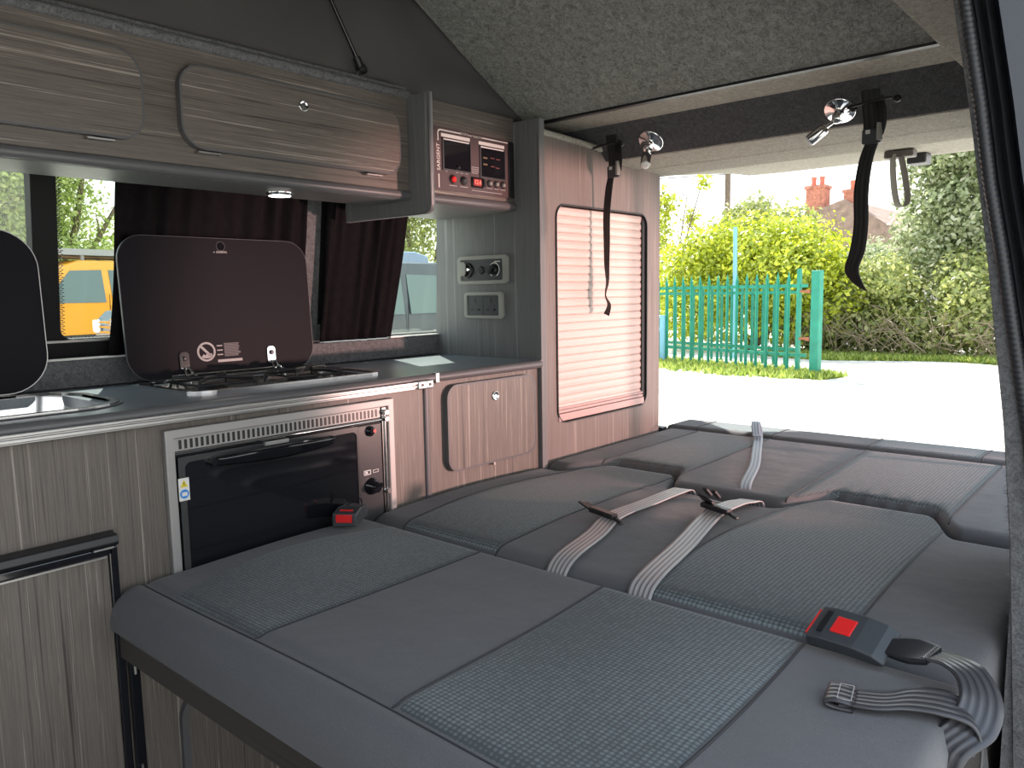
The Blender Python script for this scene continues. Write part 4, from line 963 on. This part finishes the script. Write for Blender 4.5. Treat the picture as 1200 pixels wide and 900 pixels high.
# ================================================================== TAILGATE
t=bpy.data.objects.new('door_1',None); col.objects.link(t); t.location=(2.45,.93,1.5); t['kind']='structure'; t['label']='raised tailgate with light grey carpeted lining'; t['category']='tailgate'
w=MB(); v=[];f=[];nx,ny=16,24
def tg(x,y): # underside of the open tailgate
    q=(x-2.45)/.85
    return 1.535+.022*q-.006*math.sin(q*math.pi)
for i in range(nx+1):
    q=i/nx
    for j in range(ny+1):
        s_=-1+2*j/ny; yl=1.78-.33*sm(.35,.85,q); yr=.30+.10*sm(.5,1,q)
        x=2.445+.83*q*(1-.05*abs(s_)**6); y=yr+(yl-yr)*(s_+1)/2; v.append((x,y,tg(x,y)))
m=len(v); v+=[(x,y,z+.05) for x,y,z in v]
for i in range(nx):
    for j in range(ny):
        a=i*(ny+1)+j; b=a+1; c=a+ny+2; d=a+ny+1; f.append((a,b,c,d)); f.append((m+a,m+d,m+c,m+b))
rim=[j for j in range(ny+1)]+[i*(ny+1)+ny for i in range(1,nx+1)]+[nx*(ny+1)+j for j in range(ny-1,-1,-1)]+[i*(ny+1) for i in range(nx-1,0,-1)]
for i in range(len(rim)): a,b=rim[i],rim[(i+1)%len(rim)]; f.append((a,m+a,m+b,b))
w.add(v,f,True); w.build('lining','carpet_light',t)
w=MB(); w.box(2.95,3.0,.735,.830,1.515,1.54); w.build('pull_mount','pull_mount',t,bevel=.004)
w=MB(); P=[(2.95,.80,1.525),(2.95,.798,1.47),(2.95,.79,1.40),(2.95,.777,1.352),(2.95,.757,1.347),(2.95,.747,1.37),(2.95,.757,1.44),(2.955,.775,1.52)]
w.ribbon(P,[(.9,.7,0)]*8,[.045]*8,.0025,7,6); w.build('pull_strap','pull',t)
w=MB(); w.box(3.12,3.20,.735,.80,1.512,1.552); w.build('latch_cover','black_rubber',t,bevel=.006)
w=MB(); w.box(2.30,2.34,.375,.42,1.447,1.462); o=w.build('striker','black',bevel=.003); tag(o,'small black light fitting at the right end of the rear header','fitting')

# ================================================================== OUTSIDE
GZ=-.48
w=MB(); w.box(-25,70,-30,60,GZ-.2,GZ); struct(w.build('ground','gravel'),'pale gravel car park ground','ground')
# palisade gate leaf
d0=V((13.75,4.82,0)); d1=V((15.0,9.6,0)); dr=(d1-d0); L=dr.length; dr.normalize(); nr=V((-dr.y,dr.x,0)) # nr away? 
if nr.dot(V((1,0,0)))>0: nr=-nr
t=thing('palisade_gate','open green steel palisade gate with pointed pales','gate',(d0.x,d0.y,GZ))
def pale(s_,zt,base=None,z0=-.40):
    p=d0+dr*s_+(base or V((0,0,0)))+nr*.03
    w=MB(); hw=.036; pts=[(-hw,z0),(hw,z0),(hw,zt-.14),(.026,zt-.11),(0,zt),(-.026,zt-.11),(-hw,zt-.14)]
    w.prism(pts,p,dr,Z_,nr,.006)
    w.obox(p+V((0,0,(z0+zt-.12)/2))+nr*.012,dr,Z_,nr,.012,(zt-.14-z0)/2,.010)
    return w
ns=19; sp=.232
p0=pale(0.62,1.375).build('pale','green',t)
for i in range(1,ns):
    o=p0.copy(); col.objects.link(o); o.parent=t; o.location=dr*(sp*i)
w=MB()
for z in (-.12,1.12): w.obox(d0+dr*(L/2+.15)+V((0,0,z)),dr,Z_,nr,L/2-.10,.03,.02)
w.build('rail','green',t)
w=MB(); w.obox(d0+dr*.42+V((0,0,.50)),dr,Z_,nr,.035,.92,.03); w.build('gate_stile','green',t)
w=MB(); w.obox(d0+dr*.06+V((0,0,.45)),dr,Z_,nr,.085,.93,.06); tag(w.build('gate_post','green',bevel=.01),'thick green steel post at the right end of the palisade gate','post')
w=MB()
for z in (.18,1.02): w.obox(d0+dr*.25+V((0,0,z)),dr,Z_,nr,.14,.02,.03); w.obox(d0+dr*.19+nr*.05+V((0,0,z)),dr,Z_,nr,.04,.03,.03)
w.build('hinge_strap','rust',t)
# second run of fence behind
t=thing('palisade_fence','darker green palisade fence run behind the gate','fence',(16,7.5,GZ))
e0=V((14.8,5.6,0)); e1=V((15.9,9.4,0)); er=(e1-e0).normalized(); Le=(e1-e0).length; en=nr
w=MB()
pts=[(-.036,-.42),(.036,-.42),(.036,1.05),(0,1.2),(-.036,1.05)]
w.prism(pts,e0,er,Z_,en,.008); p0=w.build('pale','green',t)
for i in range(1,14):
    o=p0.copy(); col.objects.link(o); o.parent=t; o.location=er*(i*.27)
w=MB()
for z in (-.1,1.0): w.obox((e0+e1)/2+V((0,0,z)),er,Z_,en,Le/2,.03,.02)
w.build('rail','green',t)
w=MB(); w.cyl((16.5,7.66,GZ),(16.5,7.69,2.45),.05,.045); tag(w.build('steel_pole','pole_blue'),'slim pale blue pole rising behind the gate','pole')
t=thing('blue_box_frame','pale teal tubular frame at the left end of the gate','frame',(14.9,9.0,GZ))
w=MB(); w.cyl((14.6,8.42,GZ),(14.6,8.42,.55),.06); w.cyl((14.65,8.62,GZ),(14.65,8.62,.55),.05); w.cyl((14.6,8.40,.52),(14.65,8.64,.52),.04); w.cyl((14.6,8.40,.25),(14.65,8.64,.25),.04); w.build('tube_frame','pole_blue',t)

# foliage -----------------------------------------------------------
def leaves(name,mat,blobs,n,size,seed,parent=None,z_floor=GZ,shell=.55):
    g=np.random.default_rng(seed); P=[];Np=[];Sh=[]
    vol=np.array([b[3]*b[4]*b[5] for b in blobs])**.67; cnt=(n*vol/vol.sum()).astype(int)
    for b,k in zip(blobs,cnt):
        d=g.normal(size=(k,3)); d/=np.linalg.norm(d,axis=1)[:,None]
        r=(shell+(1-shell)*g.random(k)**.7)*(1+.18*np.sin(d[:,0]*7+seed)*np.cos(d[:,2]*6+d[:,1]*5)+g.normal(size=k)*.05)
        p=np.array(b[:3])+d*r[:,None]*np.array(b[3:6]); P.append(p); Np.append(d)
    P=np.concatenate(P);d=np.concatenate(Np); keep=P[:,2]>z_floor+.02; P=P[keep]; d=d[keep]; k=len(P)
    nn=d+g.normal(size=(k,3))*.7+np.array([-.2,0,.3]); nn/=np.linalg.norm(nn,axis=1)[:,None]
    a=np.cross(nn,g.normal(size=(k,3))); a/=np.linalg.norm(a,axis=1)[:,None]; b=np.cross(nn,a)
    s=size*(.5+g.random(k))[:,None]
    Q=np.stack([P+a*s,P+b*s*.55+nn*s*.15,P-a*s,P-b*s*.55+nn*s*.15],1).reshape(-1,3)
    off=V((0,0,0))
    if parent: off=parent.location
    Q=Q-np.array(off)
    me=bpy.data.meshes.new(name); me.vertices.add(len(Q)); me.vertices.foreach_set('co',Q.ravel()); me.loops.add(4*k); me.loops.foreach_set('vertex_index',np.arange(4*k,dtype=np.int32))
    me.polygons.add(k); me.polygons.foreach_set('loop_start',np.arange(0,4*k,4,dtype=np.int32)); me.update(calc_edges=True)
    at=me.attributes.new('across','FLOAT','POINT'); at.data.foreach_set('value',np.repeat(np.clip(g.normal(.5,.25,k),0,1),4).astype(np.float32))
    me.materials.append(M[mat]); o=bpy.data.objects.new(name,me); col.objects.link(o); o.parent=parent; return o
def branches(parent,base,tops,r=.08,mat='bark',seed=1):
    rn=random.Random(seed); w=MB()
    for tp in tops:
        b=V(base); e=V(tp); mid=(b+e)/2+V((rn.uniform(-.3,.3),rn.uniform(-.3,.3),0)); w.tube([b,mid,e],r,7,True,[r,r*.7,r*.25])
        for _ in range(4):
            s=mid.lerp(e,rn.random()); w.tube([s,s+V((rn.uniform(-.8,.8),rn.uniform(-.8,.8),rn.uniform(.2,.9)))],.02,5,True,[r*.3,.008])
    return w.build('trunk',mat,parent)
def rblobs(seed,n,xr_,yr,zr,rr0,rr1):
    g=random.Random(seed); return [(g.uniform(*xr_),g.uniform(*yr),g.uniform(*zr),*[g.uniform(rr0,rr1) for _ in range(3)]) for _ in range(n)]
t=thing('bush','large bright yellow green bush rising behind the green gate','bush',(18.5,9,GZ))
bl=rblobs(3,30,(17.9,19.5),(6.6,10.2),(.2,2.0),.7,1.15)+[(18.6,7.6,2.0,.9,1.0,.8),(18.9,8.4,2.3,.9,1.0,.8),(18.9,6.9,1.7,.8,.9,.8),(18.8,9.4,2.1,.9,.9,.8),(18.6,10.6,1.4,1,1,1),(18.4,6.1,1.0,.7,.7,.9)]
leaves('foliage','leaf_yellow',bl,42000,.058,3,t); branches(t,(18.6,8.2,GZ),[(18.5,7,2),(18.7,8.5,2.5),(18.6,9.5,2.3),(18.7,6.5,1.4)])
t=thing('slender_tree','thin feathery yellow green young tree at the left of the tailgate view','tree',(21,12.2,GZ))
leaves('foliage','leaf_yellow',[(21,12.3,2.6,.5,.6,1.0),(21,12.0,3.6,.3,.45,.7),(21,12.6,1.6,.6,.8,.9),(21.2,11.3,3.2,.2,.35,.4),(21,10.8,4.2,.2,.3,.3)],2600,.06,9,t,shell=.1); branches(t,(21,12.2,GZ),[(21,12.1,4.3),(21,12.8,2.9),(21,11.3,3.9),(21,10.8,4.3)],.04)
t=thing('background_tree','darker green rounded tree behind the yellow bush near the chimneys','tree',(24,10.5,GZ))
leaves('foliage','leaf_mid',rblobs(8,12,(23.5,25),(9.0,11.5),(1.5,3.6),.7,1.1),11000,.08,8,t); branches(t,(24,10.3,GZ),[(24,10,3.5),(24,11,3.6),(24,9.5,3)])
t=thing('holly_tree','tall dark holly tree with glossy leaves right of the house','tree',(20.5,4.6,GZ))
bl=rblobs(5,26,(20,21.6),(2.2,4.6),(1.6,5.2),.7,1.05)+[(20.4,4.7,2.2,.9,.9,1),(20.4,3.6,2.4,1,1.1,1.1),(20.6,4.8,3.3,.6,.7,.7)]
leaves('foliage','leaf_holly',bl,38000,.06,5,t); branches(t,(20.8,4.3,GZ),[(20.6,4,5),(20.6,4.8,4),(20.6,3,4.6),(20.4,2.4,3.4)],.12)
t=thing('bramble_bank','tangled bramble bank of mixed green and tan leaves along the track','bramble',(19.2,4.5,GZ))
bl=rblobs(12,34,(18.6,20.4),(2.0,7.2),(-.3,1.3),.5,.85)
leaves('foliage','leaf_mid',bl,30000,.06,12,t)
g_=random.Random(4); w=MB()
for i in range(170):
    y=g_.uniform(2.0,7.0); x=g_.uniform(17.9,18.5); z=GZ+g_.uniform(0,.7); a=g_.uniform(-1,1)
    w.tube([(x,y,z),(x-.1,y+a*.3,z+g_.uniform(.1,.5)),(x-.15,y+a*.8,z+g_.uniform(-.1,.5))],.008,4)
w.build('twigs','leaf_brown',t)
t=thing('hedge','dark trimmed hedge below the house gable','hedge',(27,8.6,GZ))
leaves('foliage','leaf_holly',rblobs(21,8,(26.5,27.5),(7.6,9.6),(.8,1.9),.7,.9),6000,.07,21,t)
# trees seen through the side windows
t=thing('roadside_tree','pale green leafy tree filling the left side window above the orange van','tree',(8.6,28,GZ))
leaves('foliage','leaf_hedge',rblobs(31,44,(5.0,13.5),(27.5,29.5),(1.5,8.0),1.3,2.0),95000,.075,31,t,shell=.4); branches(t,(9,28.5,GZ),[(8,28,7),(11,28,7.5),(7,28,6),(12,28,5)],.15)
t=thing('car_park_tree','mid green tree above the dark van in the right side window','tree',(24,26,GZ))
leaves('foliage','leaf_mid',rblobs(33,20,(19,29),(25,27),(1.5,9),1.5,2.2),45000,.085,33,t,shell=.4); branches(t,(24,26,GZ),[(23,26,7),(25,26,8),(21,26,6)],.15)
# grass
def grass(name,n,fx,seed,label):
    g=np.random.default_rng(seed); w=MB(); P=fx(g,n)
    k=len(P); a=g.random(k)*math.pi; h=(.05+.10*g.random(k)); wd=.02+.015*g.random(k)
    c,s=np.cos(a)*wd,np.sin(a)*wd; lx=g.normal(size=k)*.05; ly=g.normal(size=k)*.05
    b0=P+np.stack([c,s,0*c],1); b1=P-np.stack([c,s,0*c],1); tp=P+np.stack([lx,ly,h],1)
    Q=np.stack([b0,b1,tp],1).reshape(-1,3)
    me=bpy.data.meshes.new(name); me.vertices.add(3*k); me.vertices.foreach_set('co',Q.ravel()); me.loops.add(3*k); me.loops.foreach_set('vertex_index',np.arange(3*k,dtype=np.int32)); me.polygons.add(k); me.polygons.foreach_set('loop_start',np.arange(0,3*k,3,dtype=np.int32)); me.update(calc_edges=True)
    at=me.attributes.new('across','FLOAT','POINT'); at.data.foreach_set('value',np.repeat(g.random(k),3).astype(np.float32))
    me.materials.append(M['grass']); o=bpy.data.objects.new(name,me); col.objects.link(o); tag(o,label,'grass',kind='stuff'); return o
def verge(g,n):
    y=g.uniform(1.2,7.6,n); x=18.6-g.random(n)**.8*2.2*(.55+.45*np.sin(y*1.3)*.4)+.0*y; return np.stack([x,y,np.full(n,GZ)],1)
grass('grass_verge',14000,verge,1,'strip of bright grass in front of the bramble bank')
def patch(g,n):
    s=g.uniform(-.35,5.2,n); o=g.normal(size=n)*.38+.15; o=np.where(o>1.1,0,o); p=np.array(d0)[None,:]+np.outer(s,np.array(dr))+np.outer(o*(.4+.6*np.minimum(1,(s+.4)/1.5)),np.array(nr)); p[:,2]=GZ; return p
grass('grass_patch',9000,patch,2,'rough grass growing under the green gate')
# houses
t=thing('house','brick house with tiled roof and two chimney stacks behind the bushes','house',(46,14.5,GZ))
w=MB(); w.box(45,56,11.0,16.5,GZ,3.7); w.build('wall','render_wall',t)
w=MB(); 
v=[(44.6,10.6,3.3),(44.6,14.5,5.9),(44.6,17.6,4.9),(56,10.6,3.3),(56,14.5,5.9),(56,17.6,4.9),(44.6,17.6,3.3),(56,17.6,3.3)]
w.add(v,[(0,1,2,6),(3,7,5,4),(0,3,4,1),(1,4,5,2),(0,6,7,3),(2,5,7,6)]); w.build('roof','roof',t)
for y0,y1,z0,z1,pots in ((13.95,14.65,4.5,6.45,(14.30,)),(15.7,16.75,4.8,6.85,(15.98,16.45))):
    w=MB(); w.box(45,45.9,y0,y1,z0,z1); w.box(44.93,45.97,y0-.07,y1+.07,z1-.18,z1-.02); ch=w.build('chimney','brick',t)
    w=MB(); [w.lathe([(.15,0),(.12,.2),(.14,.45),(.15,.5)],(45.4,p,z1),Z_,12) for p in pots]; w.build('chimney_pots','pot',ch)
t=thing('telegraph_pole','wooden telegraph pole carrying one wire, left of the tailgate view','telegraph pole',(30,14.34,GZ))
w=MB(); w.cyl((30,14.34,GZ),(30,14.34,5.85),.13,.11); w.build('post','bark',t)
w=MB(); w.tube([(30,14.34,5.72),(27,20,5.60),(26,26,5.9)],.018,5); w.tube([(30,14.34,5.72),(34,9,6.3)],.018,5); w.build('wire','black',t)

# vehicles ----------------------------------------------------------
def van(label,loc,rz,paint,rack=False,group=None):
    t=thing('van',label,'van',loc,group); t.rotation_euler=(0,0,0)
    # local: front towards -x, near side -y; built at the origin, then rotated through the parent
    base=V(loc); t.location=(0,0,0)
    w=MB()
    side=[(-2.42,.35),(-2.48,.62),(-2.45,.95),(-2.32,1.08),(-1.62,1.22),(-.98,1.86),(-.70,1.95),(2.1,1.97),(2.35,1.90),(2.45,1.10),(2.47,.35)]
    def yy(z): return .95 if z<1.15 else .95-.16*(z-1.15)
    ins=[(x*.995,.30+(z-.30)*.992) for x,z in side]
    n=len(side); ys=(-1,1); rings=[]
    for (pts,k) in ((ins,-1.0),(side,-.93),(side,.93),(ins,1.0)):
        rings.append([V((x,(k*yy(z)),z)) for x,z in pts])
    v=[p for r_ in rings for p in r_]; f=[tuple(range(n)),tuple(range(3*n,4*n))[::-1]]
    for r_ in range(3):
        for i in range(n): f.append((r_*n+i,(r_+1)*n+i,(r_+1)*n+(i+1)%n,r_*n+(i+1)%n))
    w.add(v,f); w.build('body',paint,t,bevel=.03,seg=2)
    for s in (-1,1):
        for pts in ([(-1.30,1.20),(-1.45,1.20),(-.92,1.76),(-.35,1.78),(-.35,1.20)],[(-.22,1.20),(-.22,1.78),(.88,1.78),(.88,1.20)],[(1.0,1.20),(1.0,1.78),(2.05,1.76),(2.18,1.20)]):
            w=MB(); a=[V((x,s*(yy(z)+.004),z)) for x,z in pts]; b=[p+V((0,s*.006,0)) for p in a]; m=len(a)
            w.add(a+b,[tuple(range(m)),tuple(range(m,2*m))[::-1]]+[(i,m+i,m+(i+1)%m,(i+1)%m) for i in range(m)]); w.build('side_window','van_glass',t)
        w=MB()
        for x in (-.285,.94): w.obox((x,s*.952,.85),X_,Z_,Y_,.004,.5,.004)
        w.obox((.3,s*.955,.62),X_,Z_,Y_,1.9,.02,.012); w.build('panel_line','black',t)
        w=MB(); w.obox((-1.38,s*1.06,1.24),X_,Z_,Y_,.07,.12,.10); w.obox((-1.36,s*.98,1.16),X_,Z_,Y_,.04,.03,.05); w.build('mirror',paint,t,bevel=.03)
        for x in (-1.55,1.45):
            w=MB(); w.lathe([(.20,-.02),(.33,-.02),(.34,.06),(.34,.18),(.30,.20)],(x,s*.78,.34),Y_*s,28); k=w.build('wheel','tyre',t)
            w=MB(); w.lathe([(.21,0),(.19,.015),(.05,.02)],(x,s*.965,.34),Y_*s,20); w.build('hub','alu',k)
    w=MB(); w.add([(-1.66,-.78,1.24),(-1.66,.78,1.24),(-1.04,.70,1.84),(-1.04,-.70,1.84),(-1.60,-.78,1.22),(-1.60,.78,1.22),(-1.0,.70,1.82),(-1.0,-.70,1.82)],[(0,1,2,3),(7,6,5,4),(0,4,5,1),(2,6,7,3),(1,5,6,2),(0,3,7,4)]); w.build('windscreen','van_glass',t)
    w=MB()
    for z in (.78,.85,.92): w.box(-2.50,-2.46,-.62,.62,z,z+.025)
    w.ring(circ(0,.90,.085,24),circ(0,.90,.072,24),(-2.515,0,0),Y_,Z_,-X_,.01)
    for pts in ([(-.045,.965),(-.028,.965),(0,.895),(-.0,.925),(.028,.965),(.045,.965),(.006,.885),(-.006,.885)],[(-.066,.935),(-.05,.94),(-.030,.86),(0,.905),(.030,.86),(.05,.94),(.066,.935),(.036,.832),(.024,.832),(0,.878),(-.024,.832),(-.036,.832)]):
        w.prism(pts,(-2.515,0,0),Y_,Z_,-X_,.01)
    w.build('grille','chrome',t)
    for s in (-1,1):
        w=MB(); w.prism(rr(s*.78-.15,s*.78+.15,.78,.96,.05),(-2.475,0,0),Y_,Z_,-X_,.02); w.build('headlight','lamp_lens',t)
    w=MB(); w.box(-2.53,-2.44,-.93,.93,.36,.60); w.build('bumper','black',t,bevel=.03)
    if rack:
        w=MB(); w.box(-.95,1.9,-.72,.72,2.07,2.10)
        for x in (-.95,1.86): w.box(x,x+.04,-.72,.72,2.04,2.14)
        for y in (-.74,.70): w.box(-.95,1.9,y,y+.04,2.04,2.15)
        for x in (-.6,.5,1.6):
            for y in (-.70,.66): w.box(x,x+.05,y,y+.04,1.93,2.05)
        w.build('roof_rack','alu_dull',t)
    t.location=loc; t.rotation_euler=(0,0,rz); t.scale=(1.05 if paint=='grey_van' else 1.25,)*3; return t
van('orange van with a roof rack parked beyond the left side window',(7.45,19.6,GZ),R(10),'orange',True,'vans parked beyond the side windows')
van('silver blue van whose nose pokes in front of the orange van',(8.65,13.6,GZ),R(-5),'silver',False,'vans parked beyond the side windows')
van('dark grey van parked beyond the right side window',(7.0,10.05,GZ),R(0),'grey_van',False,'vans parked beyond the side windows')

# ================================================================== LIGHT AND CAMERA
sc=bpy.context.scene
wd=bpy.data.worlds.new('sky'); sc.world=wd; wd.use_nodes=True; nt=wd.node_tree; bg=nt.nodes['Background']
tc=nt.nodes.new('ShaderNodeTexCoord'); sp_=nt.nodes.new('ShaderNodeSeparateXYZ'); nt.links.new(tc.outputs['Generated'],sp_.inputs[0])
nz=nt.nodes.new('ShaderNodeTexNoise'); nz.inputs['Scale'].default_value=3.; nz.inputs['Detail'].default_value=5.; nt.links.new(tc.outputs['Generated'],nz.inputs['Vector'])
r=ramp(nt,[(.0,(.62,.60,.55)),(.05,(1.0,1.0,1.0)),(.35,(.78,.90,1.0)),(1.,(.45,.66,1.0))],sp_.outputs['Z'])
cl=ramp(nt,[(.42,(0,0,0)),(.68,(1,1,1))],nz.outputs['Fac'])
mx=nt.nodes.new('ShaderNodeMix'); mx.data_type='RGBA'; nt.links.new(cl.outputs['Color'],mx.inputs[0]); nt.links.new(r.outputs['Color'],mx.inputs[6]); mx.inputs[7].default_value=(1,1,1,1)
nt.links.new(mx.outputs[2],bg.inputs['Color']); bg.inputs['Strength'].default_value=1.9
def sun(name,dirto,energy,angle,colr):
    l=bpy.data.lights.new(name,'SUN'); l.energy=energy; l.angle=R(angle); l.color=colr; o=bpy.data.objects.new(name,l); col.objects.link(o)
    o.rotation_euler=V(dirto).to_track_quat('Z','Y').to_euler(); o.location=(0,0,8); return o
sun('sun',(.36,.48,.80),9.,.6,(1,.96,.88))
# sunlight thrown back by the red car parked on the near side
l=bpy.data.lights.new('red_car_bounce','SPOT'); l.energy=350; l.spot_size=R(33); l.spot_blend=.4; l.shadow_soft_size=.05; l.color=(1,.58,.52)
o=bpy.data.objects.new('red_car_bounce',l); col.objects.link(o); o.location=(2.62,-1.25,.69); o.rotation_euler=V((.80,-2.65,-.18)).to_track_quat('Z','Y').to_euler()

cam=bpy.data.cameras.new('camera'); co=bpy.data.objects.new('camera',cam); col.objects.link(co); sc.camera=co
yaw,pit,rol=R(41.05037),R(-6.69297),R(.95522)
f=V((math.cos(pit)*math.cos(yaw),math.cos(pit)*math.sin(yaw),math.sin(pit))); rt=f.cross(Z_).normalized(); dn=f.cross(rt)
c_,s_=math.cos(rol),math.sin(rol); r2=rt*c_+dn*s_; d2=dn*c_-rt*s_
mt=Matrix((r2,-d2,-f)).transposed().to_4x4(); mt.translation=V((0,0,1.07)); co.matrix_world=mt
cam.sensor_width=36; cam.lens=905/1200*36; cam.clip_start=.01; cam.clip_end=300
sc.view_settings.view_transform='Standard'; sc.view_settings.look='None'; sc.view_settings.gamma=1; sc.view_settings.exposure=.35; sc.view_settings.use_curve_mapping=False
